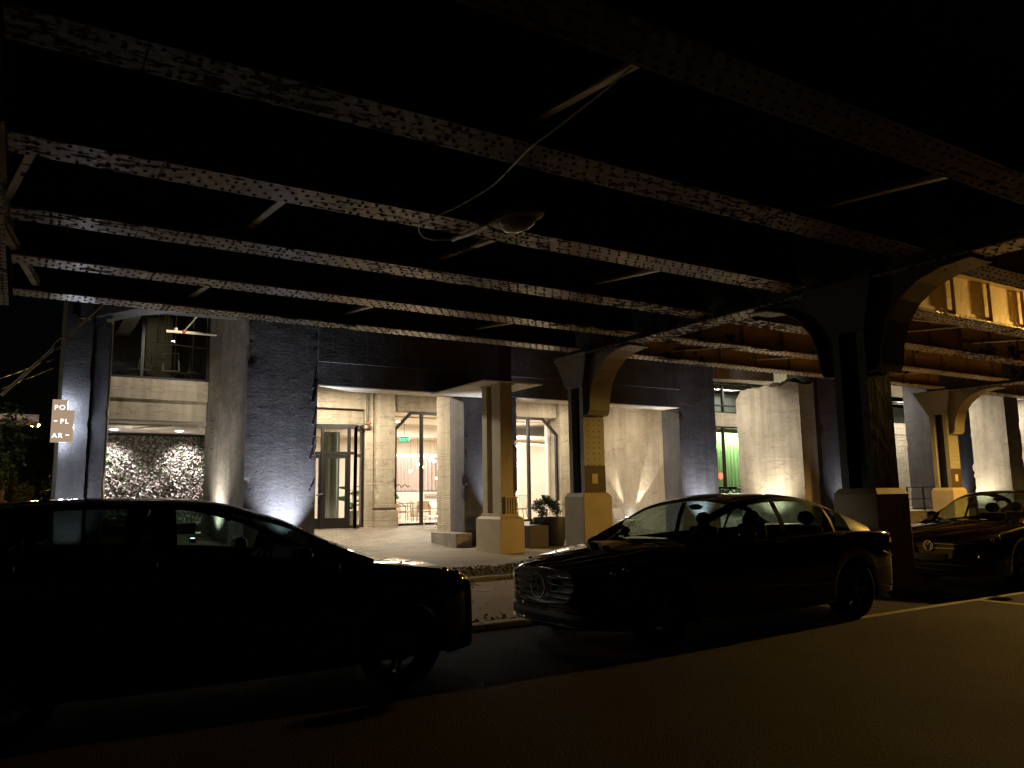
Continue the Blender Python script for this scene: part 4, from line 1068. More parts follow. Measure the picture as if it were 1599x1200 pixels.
    # ---- wheels
    for x in (fx, rx):
        for s in (-1, 1):
            yo = W-0.02 if True else 0
            wh = bpy.data.objects.new('wheel', None); scene.collection.objects.link(wh); wh.parent = t; wh.location = (x, s*(W-0.125), wr); wh.empty_display_size = .1
            ty = MB(); hw = 0.11; ri = wr*0.70
            prof = [(ri, -hw*0.85), (wr*0.82, -hw), (wr*0.95, -hw*0.9), (wr, -hw*0.6), (wr, hw*0.6), (wr*0.95, hw*0.9), (wr*0.82, hw), (ri, hw*0.85)]
            ty.lathe(prof, (0, 0, 0), 40, axis=1, close=True)
            ty.build('tyre', M['tyre'], wh, smooth=True)
            rm = MB(); yo = s*hw*0.80
            rm.lathe([(ri, yo-s*0.03), (ri, yo), (ri*0.95, yo+s*0.004), (ri*0.93, yo-s*0.02), (ri*0.93, yo-s*0.12), (ri, yo-s*0.12)], (0, 0, 0), 40, axis=1, close=True)
            ns = p.get('spokes', 5)
            for q in range(ns):
                for dd in (-1, 1):
                    a0 = 2*PI*q/ns+dd*0.05; a1 = 2*PI*q/ns+dd*0.17; r0, r1 = ri*0.12, ri*0.95; wdt = ri*0.045
                    p0 = Vector((math.cos(a0)*r0, 0, math.sin(a0)*r0)); p1 = Vector((math.cos(a1)*r1, 0, math.sin(a1)*r1)); dn = (p1-p0).normalized(); nn = Vector((-dn.z, 0, dn.x))*wdt
                    Y0 = Vector((0, yo-s*0.045, 0)); Y1 = Vector((0, yo-s*0.005, 0)); Y2 = Vector((0, yo-s*0.012, 0))
                    rm.add([p0-nn+Y0, p0+nn+Y0, p1+nn+Y0, p1-nn+Y0, p0-nn*.7+Y1, p0+nn*.7+Y1, p1+nn*.7+Y2, p1-nn*.7+Y2], [(0, 3, 2, 1), (4, 5, 6, 7), (0, 1, 5, 4), (1, 2, 6, 5), (2, 3, 7, 6), (3, 0, 4, 7)])
            rm.lathe([(ri*0.20, yo-s*0.05), (ri*0.20, yo-s*0.004), (ri*0.16, yo+s*0.004)], (0, 0, 0), 20, axis=1)
            rm.build('rim', M['alloy'], wh)
            dk = MB(); dk.lathe([(ri*0.62, yo-s*0.09), (ri*0.62, yo-s*0.075)], (0, 0, 0), 24, axis=1); dk.build('brake_disc', plain('brake_disc', (0.08, 0.08, 0.08), 0.5, 0.6) if 'brk' not in M else M['brk'], wh)
            wl = MB(); wl.lathe([(wr+0.05, -0.13), (wr+0.05, 0.10)], (x, s*(W-0.17), wr), 24, axis=1)
    # ---- lamps
    for s in (-1, 1):
        hx = p['head']; hl = patch(hx[0], hx[1], hx[2], hx[3], s, 0.022, 14, 6, p.get('headshape')).build('headlight', M['headglass'], t, smooth=True, recalc=False)
        c = side_pt((hx[0]+hx[1])*0.42, (hx[2]+hx[3])/2, s, -0.012)
        c2 = side_pt(c.x+0.13, (hx[2]+hx[3])/2+0.03, s, -0.012)
        for cc in (c, c2):
            g = MB(); g.ball((cc.x, cc.y, cc.z+0.01), 0.035, 14); g.build('reflector', M['headlamp'], hl, smooth=True)
        tx = p['tail']; patch(tx[0], tx[1], tx[2], tx[3], s, 0.006, 10, 5, p.get('tailshape')).build('tail_light', M['red_lens'], t, smooth=True, recalc=False)
        # mirror
        mx, mz = p['mirror']; y = gsec(mx)[0][0]
        g = MB(); g.ball((mx+0.02, s*(y+0.15), mz), 0.1, 14, (0.62, 1.15, 0.68)); g.tube([(mx+0.02, s*(y-0.03), mz-0.08), (mx+0.01, s*(y+0.09), mz-0.05)], 0.022, 8)
        mir = g.build('wing_mirror', M[p['paint']], t, smooth=True)
        g = MB(); g.lathe([(0.062, 0), (0.062, 0.004)], (0, 0, 0), 16, axis=0); q = g.build('mirror_glass', M['chrome'], mir); q.location = (mx+0.082, s*(y+0.15), mz); q.scale = (1, 1.4, 0.8)
        # door seams, handles
        for sx in p['seams']:
            g = MB(); vs = []
            pth = [tuple(side_pt(sx+0.03*math.sin(f*2), f, s, 0.0005)) for f in [i/12 for i in range(13)]]
            g.tube(pth, 0.0035, 4); g.build('door_seam', M['black'], t)
        for sx in p['handles']:
            a = side_pt(sx, 0.86, s, 0.028); b = side_pt(sx+0.19, 0.86, s, 0.028)
            g = MB(); g.tube([side_pt(sx, 0.86, s, -0.005), a, (a+b)/2+Vector((0, s*0.006, 0)), b, side_pt(sx+0.19, 0.86, s, -0.005)], 0.010, 6); g.build('door_handle', M['chrome' if p.get('chrome_handles') else p['paint']], t, smooth=True)
        # sill strip catches light
        g = MB(); g.tube([side_pt(fx+wr+0.1+(rx-fx-2*wr-0.2)*i/10, 0.05, s, 0.006) for i in range(11)], 0.008, 5)
        g.build('sill_trim', M['chrome' if p.get('sill_chrome') else 'trim'], t)
    # ---- cabin
    g = MB(); g.box(cab0+0.02, cab1-0.02, -W+0.22, W-0.22, 0.19, 0.30)
    zb = sh((cab0+cab1)/2)
    g.prism([(cab0-0.05, zb-0.28), (cab0+0.30, zb-0.30), (cab0+0.42, zb-0.10), (cab0+0.25, zb-0.01), (cab0-0.05, zb-0.02)], 1, -W+0.14, W-0.14)
    g.build('dashboard', M['cabin'], t)
    fs_x = p['seat_x']
    for (sx, ys) in ((fs_x, (-0.37, 0.37)), (fs_x+0.92, (-0.42, 0.42))):
        for y in ys:
            g = MB(); sw = 0.25
            g.box(sx-0.48, sx+0.05, y-sw, y+sw, 0.36, 0.52)
            g.prism([(sx, 0.45), (sx+0.12, 0.45), (sx+0.26, zb+0.10), (sx+0.17, zb+0.12)], 1, y-sw+0.03, y+sw-0.03)
            st = g.build('seat', M['cabin'], t, bevel=0.04)
            g = MB(); g.ball((sx+0.21, y, zb+0.20), 0.1, 12, (0.5, 1.25, 0.85)); g.tube([(sx+0.2, y-0.05, zb+0.02), (sx+0.2, y-0.05, zb+0.18)], 0.006, 5); g.build('headrest', M['cabin'], st, smooth=True)
    ys = p['wheel_side']*0.37
    g = MB(); c = Vector((fs_x-0.50, ys, zb-0.10)); ax = Vector((1, 0, 0.45)).normalized(); u_ = Vector((0, 1, 0)); v_ = ax.cross(u_)
    g.tube([c+(u_*math.cos(2*PI*i/24)+v_*math.sin(2*PI*i/24))*0.185 for i in range(25)], 0.015, 6)
    g.tube([c-u_*0.17, c+u_*0.17], 0.02, 6); g.tube([c, c+v_*0.17], 0.018, 6); g.build('steering_wheel', M['cabin'], t, smooth=True)
    g = MB(); g.ball((ws1-0.05, 0, roof(ws1)-0.10), 0.1, 10, (0.25, 1.1, 0.35)); g.build('rear_view_mirror', M['cabin'], t, smooth=True)
    return t, side_pt, sec
M['brk'] = plain('brake_disc', (0.08, 0.08, 0.08), 0.5, 0.6)
hg, hnt, hb = mat('headlight_glass')
for n_ in list(hnt.nodes): hnt.nodes.remove(n_)
M['headglass'] = thin_glass('headlight_cover', (0.55, 0.5, 0.45))
M['headglass'] = thin_glass('headlight_cover', (0.8, 0.78, 0.74))

sedan = dict(name='sedan', L=4.84, W=1.86, fx=0.80, rx=3.79, wr=0.335, paint='paint_black',
    top=[(0, .70), (.06, .765), (.15, .80), (.4, .865), (.8, .93), (1.2, .985), (1.5, 1.0), (4.2, 1.05), (4.45, 1.055), (4.7, 1.04), (4.8, 1.0), (4.84, .93)],
    shoulder=[(0, .60), (.06, .66), (.2, .72), (.5, .79), (.86, .85), (1.3, .905), (2.2, .935), (3.2, .965), (3.9, .985), (4.4, .975), (4.7, .95), (4.8, .92), (4.84, .86)],
    sill=[(0, .23), (.3, .20), (.5, .20), (1.4, .20), (3.3, .22), (4.4, .24), (4.94, .32)],
    plan=[(0, .36), (.012, .50), (.035, .62), (.07, .71), (.12, .79), (.25, .89), (.45, .95), (.86, .985), (1.6, .995), (3.0, 1.0), (3.9, .985), (4.2, .955), (4.5, .91), (4.7, .85), (4.8, .79), (4.84, .74)],
    cab=(1.42, 4.06), gx=(1.22, 4.24), roof=[(1.22, .965), (1.45, 1.08), (1.75, 1.24), (2.05, 1.365), (2.35, 1.43), (2.7, 1.46), (3.1, 1.445), (3.5, 1.365), (3.8, 1.25), (4.05, 1.13), (4.24, 1.05)],
    ws=(1.22, 2.22), rw=(3.35, 4.24), tumble=0.19, windows=[(1.72, 2.63), (2.72, 3.52), (3.56, 3.84)], chrome_top=True, chrome_handles=True,
    head=(0.03, 0.60, 0.60, 0.98), headshape=lambda a: (0.15+0.45*a*a, 1.0-0.05*a), tail=(4.45, 4.83, 0.62, 0.95), tailshape=lambda a: (0.35*(1-a), 1.0),
    mirror=(1.86, 1.02), seams=(1.45, 2.68, 3.66), handles=(2.42, 3.44), seat_x=2.45, wheel_side=-1, sill_chrome=True)
carS, spt, ssec = make_car('black four-door sedan with a chrome grille and star emblem, parked before the pedestals', 'car', (4.52, 6.70, 0), 0, sedan)
# chrome belt and grille of the sedan, built in its own frame (nose at x = 0, facing -x)
def nose_x(p, y):
    x = 0.0
    while x < 0.9 and p['W']/2*smooth_table(p['plan'], x)*0.99 < abs(y): x += 0.004
    return x
def plate(g, p, y0, y1, z0, z1, off=0.008, n=24):
    vs = []; fs = []
    for i in range(n+1):
        y = y0+(y1-y0)*i/n; x = nose_x(p, y)-off; vs += [(x, y, z0), (x-0.004, y, (z0+z1)/2), (x, y, z1), (x+off+0.01, y, z1), (x+off+0.01, y, z0)]
    for i in range(n):
        for k in range(5): fs.append((i*5+k, i*5+(k+1) % 5, i*5+5+(k+1) % 5, i*5+5+k))
    fs += [(4, 3, 2, 1, 0), tuple(n*5+k for k in range(5))]
    return g.add(vs, fs)
def fascia_x(y, L=0): return nose_x(sedan, y)
def bar(g, y0, y1, z, r=0.008, dx=-0.012, n=12, sag=0):
    g.tube([(fascia_x(y0+(y1-y0)*i/n)+dx, y0+(y1-y0)*i/n, z+sag*(1-(2*i/n-1)**2)) for i in range(n+1)], r, 6)
def ring(g, c, r, th, n=28, axis=0):
    g.tube([(c[0], c[1]+r*math.cos(2*PI*i/n), c[2]+r*math.sin(2*PI*i/n)) for i in range(n+1)], th, 6, cap=False)
g = MB(); vs = []; out = [(-.50, .70), (-.38, .735), (0, .75), (.38, .735), (.50, .70), (.53, .62), (.49, .50), (.40, .435), (0, .40), (-.40, .435), (-.49, .50), (-.53, .62)]
g.add([(fascia_x(y)-0.02, y, z) for y, z in out]+[(fascia_x(y)+0.05, y, z) for y, z in out], [tuple(range(12))]+[(i, (i+1) % 12, (i+1) % 12+12, i+12) for i in range(12)])
gr = g.build('grille', M['trim'], carS)
g = MB(); loop = out+[out[0]]; g.tube([(fascia_x(y)-0.024, y, z) for y, z in loop], 0.011, 6, cap=False); g.build('grille_frame', M['chrome'], gr, smooth=True)
for z in (.665, .60, .53, .475):
    g = MB(); bar(g, -.49, -.13, z, 0.012, -0.028); g.build('slat', M['chrome'], gr, smooth=True)
    g = MB(); bar(g, .13, .49, z, 0.012, -0.028); g.build('slat', M['chrome'], gr, smooth=True)
g = MB(); c = (-0.055, 0, .575); ring(g, c, 0.118, 0.011)
for a in (90, 210, 330):
    g.add([(c[0]-0.012, c[1], c[2]), (c[0]-0.002, c[1]+0.022*math.cos(R(a+90)), c[2]+0.022*math.sin(R(a+90))), (c[0]-0.002, c[1]+0.112*math.cos(R(a)), c[2]+0.112*math.sin(R(a))), (c[0]-0.002, c[1]+0.022*math.cos(R(a-90)), c[2]+0.022*math.sin(R(a-90)))], [(0, 1, 2), (0, 2, 3), (1, 3, 2)])
g.build('star_emblem', M['chrome'], gr, smooth=False)
g = MB(); plate(g, sedan, -.66, .66, .25, .335); lg = g.build('lower_intake', M['trim'], carS)
g = MB(); bar(g, -.84, .84, .222, 0.010, -0.015, 30); g.build('chin_trim', M['chrome'], carS, smooth=True)
g = MB(); bar(g, -.60, .60, .375, 0.006, -0.03, 16); g.build('bumper_trim', M['chrome'], carS, smooth=True)
for s in (-1, 1):
    g = MB(); ys = (0.60, 0.80); g.add([(fascia_x(.60)-.02, s*.60, .24), (fascia_x(.84)-.03, s*.84, .25), (fascia_x(.86)-.03, s*.86, .38), (fascia_x(.64)-.02, s*.64, .33)], [(0, 1, 2, 3)])
    g.build('side_intake', M['trim'], carS)
for s in (-1, 1):
    g = MB(); g.tube([spt(4.4+0.4*i/6, 0.42+0.1*(1-i/6), s, 0.008) for i in range(7)], 0.007, 6); g.build('rear_bumper_trim', M['chrome'], carS, smooth=True)

suv = dict(name='hatchback', L=4.20, W=1.82, fx=0.80, rx=3.46, wr=0.34, paint='paint_black', painted_pillars=True, screen='car_glass_dark',  # dark windscreen tint stands in for its black grazing reflection
    top=[(0, .70), (.05, .79), (.12, .84), (.3, .895), (.6, .945), (.9, .98), (1.1, 1.0), (3.8, 1.06), (4.1, 1.05), (4.2, .98)],
    shoulder=[(0, .62), (.05, .74), (.15, .80), (.35, .86), (.8, .92), (1.2, .975), (2.0, 1.04), (3.0, 1.09), (3.7, 1.12), (4.1, 1.08), (4.2, .95)],
    sill=[(0, .24), (.4, .22), (1.2, .22), (3.0, .23), (4.2, .30)],
    plan=[(0, .42), (.012, .54), (.035, .64), (.07, .73), (.12, .80), (.25, .885), (.45, .95), (.8, .985), (1.4, .995), (2.8, 1.0), (3.6, .985), (3.9, .95), (4.1, .89), (4.2, .82)],
    cab=(1.22, 4.0), gx=(1.04, 4.16), roof=[(1.04, 1.0), (1.21, 1.07), (1.49, 1.20), (1.75, 1.335), (2.04, 1.44), (2.26, 1.48), (2.8, 1.505), (3.3, 1.495), (3.7, 1.45), (3.95, 1.34), (4.16, 1.12)],
    ws=(1.04, 2.02), rw=(3.78, 4.16), tumble=0.15, windows=[(1.58, 2.50), (2.66, 3.32), (3.38, 3.7)], dark_windows=(1, 2), chrome_top=False,
    head=(0.05, 0.62, 0.62, 1.0), headshape=lambda a: (0.0+0.55*a, 1.0), tail=(3.8, 4.18, 0.60, 0.98),
    mirror=(1.62, 1.06), seams=(1.3, 2.58, 3.4), handles=(2.25, 3.18), seat_x=2.3, wheel_side=1)
carH, hpt, hsec = make_car('black five-door hatchback nearest the camera, facing right', 'car', (3.42, 6.72, 0), PI, suv)
for z in (.50, .62):
    g = MB(); g.tube([(nose_x(suv, y)-.015, y, z) for y in [-.42+.84*i/16 for i in range(17)]], .009, 6); g.build('grille_trim', M['chrome'], carH, smooth=True)
g = MB(); plate(g, suv, -.45, .45, .44, .66); g.build('grille', M['trim'], carH)
for s in (-1, 1):
    g = MB(); g.tube([(1.10, s*0.2, 1.035), (1.06, s*0.6, 1.01)], 0.008, 5); g.tube([(1.05, s*0.1, 1.01), (1.10, s*0.2, 1.04)], 0.012, 5); g.build('wiper', M['trim'], carH)

vw = dict(sedan); vw.update(name='sedan', L=4.87, paint='paint_brown', fx=0.95, rx=3.72, chrome_top=False,
    top=[(0, .66), (.05, .73), (.12, .77), (.4, .85), (.8, .92), (1.15, .96), (1.5, .98), (4.2, 1.03), (4.5, 1.04), (4.8, 1.0), (4.87, .9)],
    roof=[(1.22, .95), (1.45, 1.05), (1.75, 1.21), (2.05, 1.34), (2.35, 1.41), (2.7, 1.435), (3.1, 1.43), (3.5, 1.36), (3.8, 1.24), (4.05, 1.12), (4.24, 1.03)],
    plan=[(0, .80), (.012, .83), (.05, .87), (.12, .905), (.25, .94), (.45, .97), (.86, .99), (1.6, .995), (3.0, 1.0), (3.9, .985), (4.3, .955), (4.6, .91), (4.8, .85), (4.87, .79)],
    shoulder=[(0, .58), (.05, .65), (.2, .72), (.5, .79), (.86, .84), (1.3, .89), (2.2, .92), (3.2, .95), (3.9, .97), (4.4, .96), (4.8, .92), (4.87, .82)],
    sill=[(0, .22), (.3, .20), (1.4, .20), (3.3, .22), (4.87, .3)], head=(0.01, 0.52, 0.66, 0.96), headshape=lambda a: (0.05+0.2*a, 1.0), tail=(4.5, 4.86, .6, .95), spokes=5)
carV, vpt, vsec = make_car('dark brown sedan cut by the right edge, with a round grille emblem', 'car', (11.85, 6.98, 0), 0, vw)
def fx2(y): return 0.22*(abs(y)/0.93)**3
g = MB(); g.add([(fx2(y)-0.012, y, z) for y, z in ((-.62, .55), (.62, .55), (.62, .69), (-.62, .69))], [(0, 1, 2, 3)]); gr2 = g.build('grille', M['trim'], carV)
for z in (.585, .65):
    for a, b in ((-.62, -.085), (.085, .62)):
        g = MB(); g.tube([(fx2(a+(b-a)*i/8)-0.02, a+(b-a)*i/8, z) for i in range(9)], 0.007, 6); g.build('slat', M['chrome'], gr2, smooth=True)
g = MB(); c = (-0.035, 0, .62); ring(g, c, 0.072, 0.008)
def stroke(g, pts, th=0.007):
    g.tube([(c[0]-0.002, y, c[2]+z) for y, z in pts], th, 5)
stroke(g, [(-.032, .062), (0, .008), (.032, .062)]); stroke(g, [(-.06, .035), (-.028, -.055), (0, -.004), (.028, -.055), (.06, .035)])
g.build('round_emblem', M['chrome'], gr2, smooth=True)
g = MB(); g.box(-0.03, -0.012, -0.26, 0.26, 0.40, 0.51); g.build('front_plate', plain('dim_front_plate', (0.06, 0.06, 0.055), 0.5), carV, bevel=0.006)
g = MB(); g.tube([(fx2(-.7+1.4*i/12)-0.02, -.7+1.4*i/12, .27) for i in range(13)], 0.007, 5); g.build('bumper_trim', M['chrome'], carV, smooth=True)
g = MB(); g.box(-0.015, 0.05, -0.6, 0.6, 0.24, 0.36); g.build('lower_intake', M['trim'], carV, bevel=0.015)
# sodium lamp on its bracket under the girders, out of frame to the right
t = thing('sodium_street_lamp', 'lit sodium lamp under the viaduct beyond the right edge', 'street lamp', (23.3, 6.95, 5.12))
g = MB(); g.ball((0, 0, 0), 0.2, 14, (1.4, 0.8, 0.4)); g.build('housing', M['dark_metal'], t, smooth=True)
g = MB(); g.tube([(0, 0, 0.05), (0, 0.4, 0.2), (0, 0.95, 0.2)], 0.03, 8); g.build('arm', M['dark_metal'], t, smooth=True)
SOD = lamp('POINT', (23.3, 7.02, 4.90), 1400, SODIUM, size=0.10, name='sodium_light')
# ================================================================== SIGN, CAMERA, DISTANT STREET
t = thing('hanging_sign', 'stepped bronze sign with white letters PO -PL AR-, halo lit, on the left blue pier', 'sign', (0.535, 20.22, 3.25), R(-12))
W0, H0 = 0.40, 0.97
poly = [(-0.02, -0.44), (0.40, -0.44), (0.42, 0.24), (0.26, 0.25), (0.26, 0.50), (-0.02, 0.52)]
poly = [(-0.05, -0.46), (0.39, -0.46), (0.39, 0.26), (0.245, 0.26), (0.245, 0.50), (-0.05, 0.50)]
g = MB(); g.prism(poly, 1, -0.04, 0.05); g.build('panel', M['sign_face'], t, bevel=0.004)
g = MB(); pc = [(x*0.96+0.005, z*0.97) for x, z in poly]; g.prism(pc, 1, 0.0505, 0.085); g.build('halo_strip', M['em_halo'], t)
def text(s, x, z, size, m, parent, y=-0.044, bold=0.002, align='LEFT', rot=None, name='letters'):
    c = bpy.data.curves.new(name, 'FONT'); c.body = s; c.size = size; c.extrude = 0.003; c.offset = bold; c.align_x = align
    c.space_character = 1.25
    o = bpy.data.objects.new(name, c); scene.collection.objects.link(o); o.parent = parent
    bpy.context.view_layer.update()
    me = bpy.data.meshes.new_from_object(o.evaluated_get(bpy.context.evaluated_depsgraph_get())); bpy.data.objects.remove(o)
    me.materials.clear(); me.materials.append(m)
    o = bpy.data.objects.new(name, me); scene.collection.objects.link(o); o.parent = parent
    o.location = (x, y, z); o.rotation_euler = rot or (PI/2, 0, 0); return o
text('PO', -0.005, 0.27, 0.15, M['em_white'], t)
text('PL', 0.125, -0.04, 0.15, M['em_white'], t); text('AR', -0.02, -0.36, 0.15, M['em_white'], t)
for x, z in ((0.035, 0.015), (0.285, -0.30)):
    g = MB(); g.box(x-0.035, x+0.035, -0.05, -0.044, z-0.01, z+0.012); g.build('dash', M['em_white'], t)
for (x, z, p) in ((0.31, 0.40, 3.2), (0.44, -0.1, 3.0), (0.15, -0.52, 2.6), (0.1, 0.56, 1.8)):
    l = lamp('POINT', (x+0.02, 0.12, z), p, (0.8, 0.88, 1.0), size=0.05); put_light(l, t)
t = thing('security_camera', 'small black security camera high on the left blue pier', 'camera', (0.86, 20.44, 5.75))
g = MB(); g.box(-0.10, 0.06, -0.12, 0.0, 0.0, 0.26); g.build('housing', M['black'], t, bevel=0.01)
g = MB(); g.tube([(0.0, -0.06, 0.0), (0.1, -0.16, -0.07), (0.22, -0.18, -0.07)], 0.035, 8); g.ball((0.24, -0.2, -0.08), 0.05, 8); g.build('bracket', M['chrome'], t, smooth=True)

t = thing('post_or_fill_lamp', 'glowing orange street lamp in the far background left of the sign', 'street lamp', (-1.6, 45, 0))
g = MB(); g.tube([(0, 0, 0), (0, 0, 5.1)], [0.1, 0.06], 8); g.build('post', M['dark_metal'], t, smooth=True)
g = MB(); g.tube([(0, 0, 5.1), (0.5, 0, 5.35), (1.2, 0, 5.4), (1.75, 0, 5.33)], 0.035, 8); g.build('arm', M['dark_metal'], t, smooth=True)
g = MB(); g.ball((2.0, 0, 5.3), 0.17, 12, (1.6, 0.9, 0.4)); g.build('housing', M['dark_metal'], t, smooth=True)
g = MB(); g.ball((2.0, -0.05, 5.2), 0.13, 12, (1.5, 0.9, 0.6)); g.build('lamp_glass', M['em_sodium'], t, smooth=True)
put_light(lamp('POINT', (2.0, -0.05, 5.0), 900, SODIUM, size=0.12), t)
t = thing('flat_canopy', 'flat pale canopy roof in the far background above the orange lamp', 'canopy', (-2.0, 38, 0))
g = MB(); g.prism([(-6, 4.88), (2.2, 4.95), (2.45, 4.8), (2.45, 5.08), (-6, 5.12)], 1, 0, 4); g.build('roof', M['soffit'], t)
for x in (-4, 1.6):
    g = MB(); g.tube([(x, 3.2, 0), (x, 3.2, 4.86)], 0.08, 8); g.build('post', M['dark_metal'], t)
lamp('AREA', (-1.0, 37.0, 3.6), 6, (1, 0.75, 0.6), (-1, 39, 4.9), 2, 1)
def tree(x, y, h, r, label, seed, leaves=5200, narrow=1.0):
    t = thing('street_tree', label, 'tree', (x, y, 0), 0, 'trees in the dark background')
    rnd = random.Random(seed); g = MB(); tips = []
    top = Vector((rnd.uniform(-.2, .2), 0, h*0.75)); g.tube([(0, 0, 0), (0.03, 0, h*0.3), tuple(top)], [0.14, 0.10, 0.03], 8)
    for i in range(9):
        a = rnd.uniform(0, 2*PI); z0 = h*rnd.uniform(0.25, 0.7); p0 = Vector((0, 0, z0)); p1 = p0+Vector((math.cos(a)*r*.6, math.sin(a)*r*.6, h*0.14)); p2 = p1+Vector((math.cos(a)*r*.25, math.sin(a)*r*.25, h*.06))
        g.tube([p0, p1, p2], [0.045, 0.025, 0.01], 5); tips += [p1, p2, (p0+p1)/2]
    g.build('trunk', M['bark'], t, smooth=True)
    g = MB(); cl = [(tp+Vector((rnd.gauss(0, r*.15),)*3)*0.6, r*rnd.uniform(.22, .42)) for tp in tips for _ in range(2)]+[(top+Vector((rnd.gauss(0, .2), rnd.gauss(0, .2), rnd.uniform(-.2, .2)*h)), r*.4) for _ in range(5)]
    for i in range(leaves):
        c, rr = rnd.choice(cl); v = Vector((rnd.gauss(0, 1), rnd.gauss(0, 1), rnd.gauss(0, 1))).normalized()*rr*rnd.random()**0.4
        leafquad(g, c+v, rnd.uniform(0.05, 0.10), rnd, 1.0)
    g.build('crown', M['leaf_tree'], t, recalc=False); return t
tree(-1.6, 25.5, 4.2, 1.5, 'leafy tree at the far left behind the waiting person', 1)
tree(0.45, 33.5, 4.6, 1.1, 'slender dark tree between the orange lamp and the blue pier', 2)
tree(-3.4, 36, 5.2, 2.2, 'tall dark tree behind the leafy one at the left edge', 5)
tree(-0.6, 58, 4.5, 2.6, 'low rounded tree farthest off under the orange lamp', 8)
lamp('POINT', (-2.2, 22.5, 2.6), 30, (1, 0.95, 0.6), size=0.2)  # bare point light added for the trees, no fitting behind it
for k, (x0, y0, z0, x1, y1, z1, s) in enumerate([(-8, 60, 7.6, 0.66, 30, 6.2, .5), (-8, 60, 6.6, 0.66, 30, 5.9, .5), (-8, 50, 4.4, 0.8, 40, 3.4, .4), (-8, 50, 4.1, 0.8, 40, 3.1, .4)]):
    g = MB(); n = 16
    g.tube([(x0+(x1-x0)*i/n, y0+(y1-y0)*i/n, z0+(z1-z0)*i/n-s*math.sin(PI*i/n)) for i in range(n+1)], 0.010, 5)
    tag(g.build('overhead_wire', M['black'], smooth=True), ['upper of two thin wires crossing the night sky left of the blue pier', 'lower of two thin wires crossing the night sky left of the blue pier', 'upper of two drooping wires below the orange street lamp', 'lower of two drooping wires below the orange street lamp'][k], 'wire')
# far parked car beyond the person
t = thing('parked_car', 'far dark parked car seen just above the hatchback roof at the left', 'car', (0.05, 27.0, 0), R(20))
g = MB(); g.prism([(-2.2, .35), (-2.2, .8), (-1.7, .95), (-1.0, 1.0), (-.4, 1.4), (.9, 1.45), (1.6, 1.05), (2.15, .95), (2.2, .35)], 1, -.85, .85); g.build('body', M['paint_black'], t, bevel=0.08)
for x in (-1.35, 1.35):
    for s in (-1, 1):
        g = MB(); g.lathe([(.33, -.1), (.33, .1)], (x, s*.8, .33), 20, axis=1); g.build('wheel', M['tyre'], t)
g = MB(); g.box(1.0, 1.5, -.87, -.852, 1.02, 1.10); g.build('window_trim', M['chrome'], t)

# ------------------------------------------------------------------ person at the left edge (back to us, in a black t-shirt)
t = thing('person', 'person in a black t-shirt at the left edge, seen from behind over the car roof', 'person', (-0.27, 13.0, 0), R(15))
def skin_body():
    me = bpy.data.meshes.new('body'); V = [(0, 0, .95), (0, 0, 1.12), (0, .01, 1.30), (0, .01, 1.44), (0, 0, 1.53), (0, -.015, 1.60), (0, -.02, 1.68),
        (-.18, .01, 1.42), (-.24, .02, 1.15), (-.25, -.05, .92), (-.25, -.09, .84), (.18, .01, 1.42), (.24, .02, 1.15), (.25, -.05, .92), (.25, -.09, .84),
        (-.10, 0, .88), (-.11, -.01, .50), (-.12, .03, .10), (-.13, -.10, .04), (.10, 0, .88), (.11, -.01, .50), (.12, .03, .10), (.13, -.10, .04)]
    Ed = [(0, 1), (1, 2), (2, 3), (3, 4), (4, 5), (5, 6), (3, 7), (7, 8), (8, 9), (9, 10), (3, 11), (11, 12), (12, 13), (13, 14), (0, 15), (15, 16), (16, 17), (17, 18), (0, 19), (19, 20), (20, 21), (21, 22)]
    rad = [.14, .13, .155, .10, .055, .085, .075, .065, .045, .033, .03, .065, .045, .033, .03, .095, .065, .045, .04, .095, .065, .045, .04]
    me.from_pydata(V, Ed, []); o = bpy.data.objects.new('body', me); scene.collection.objects.link(o); o.parent = t
    md = o.modifiers.new('skin', 'SKIN'); md.use_smooth_shade = True
    for i, sv in enumerate(me.skin_vertices[0].data): sv.radius = (rad[i], rad[i]*(0.72 if i < 4 else 1)); sv.use_root = (i == 0)
    s2 = o.modifiers.new('sub', 'SUBSURF'); s2.levels = 2; s2.render_levels = 2
    me.materials.append(M['skin']); return o
skin_body()
for s in (-1, 1):
    for i, (dx, ln) in enumerate(((-.03, .07), (-.01, .085), (.01, .08), (.03, .065))):
        g = MB(); g.tube([(s*.25+dx*.6, -.10+dx*.1, .83), (s*.25+dx*.7, -.105, .83-ln*.6), (s*.25+dx*.7, -.09, .83-ln)], [.009, .008, .006], 6); g.build('finger', M['skin'], t, smooth=True)
    g = MB(); g.tube([(s*.245, -.12, .86), (s*.24, -.145, .82), (s*.24, -.15, .79)], [.011, .01, .007], 6); g.build('thumb', M['skin'], t, smooth=True)
g = MB(); g.ball((0, .012, 1.675), 0.1, 16, (0.86, 0.98, 1.0)); g.build('hair', M['hair'], t, smooth=True)
g = MB(); prof = [(.165, .92), (.17, 1.1), (.185, 1.3), (.19, 1.40), (.12, 1.465), (.07, 1.49)]
vs = []; fs = []; n = 20
for (r, z) in prof:
    for k in range(n): a = 2*PI*k/n; vs.append((r*1.12*math.cos(a), .01+r*.72*math.sin(a), z))
for i in range(len(prof)-1):
    for k in range(n): fs.append((i*n+k, i*n+(k+1) % n, i*n+n+(k+1) % n, i*n+n+k))
g.add(vs, fs)
for s in (-1, 1): g.tube([(s*.13, .01, 1.43), (s*.19, .012, 1.40), (s*.235, .02, 1.22)], [.08, .083, .07], 12)
g.build('t_shirt', M['tshirt'], t, smooth=True)
g = MB()
for s in (-1, 1): g.tube([(s*.085, 0, .98), (s*.10, 0, .86), (s*.11, -.01, .5), (s*.12, .02, .06)], [.13, .11, .08, .065], 12)
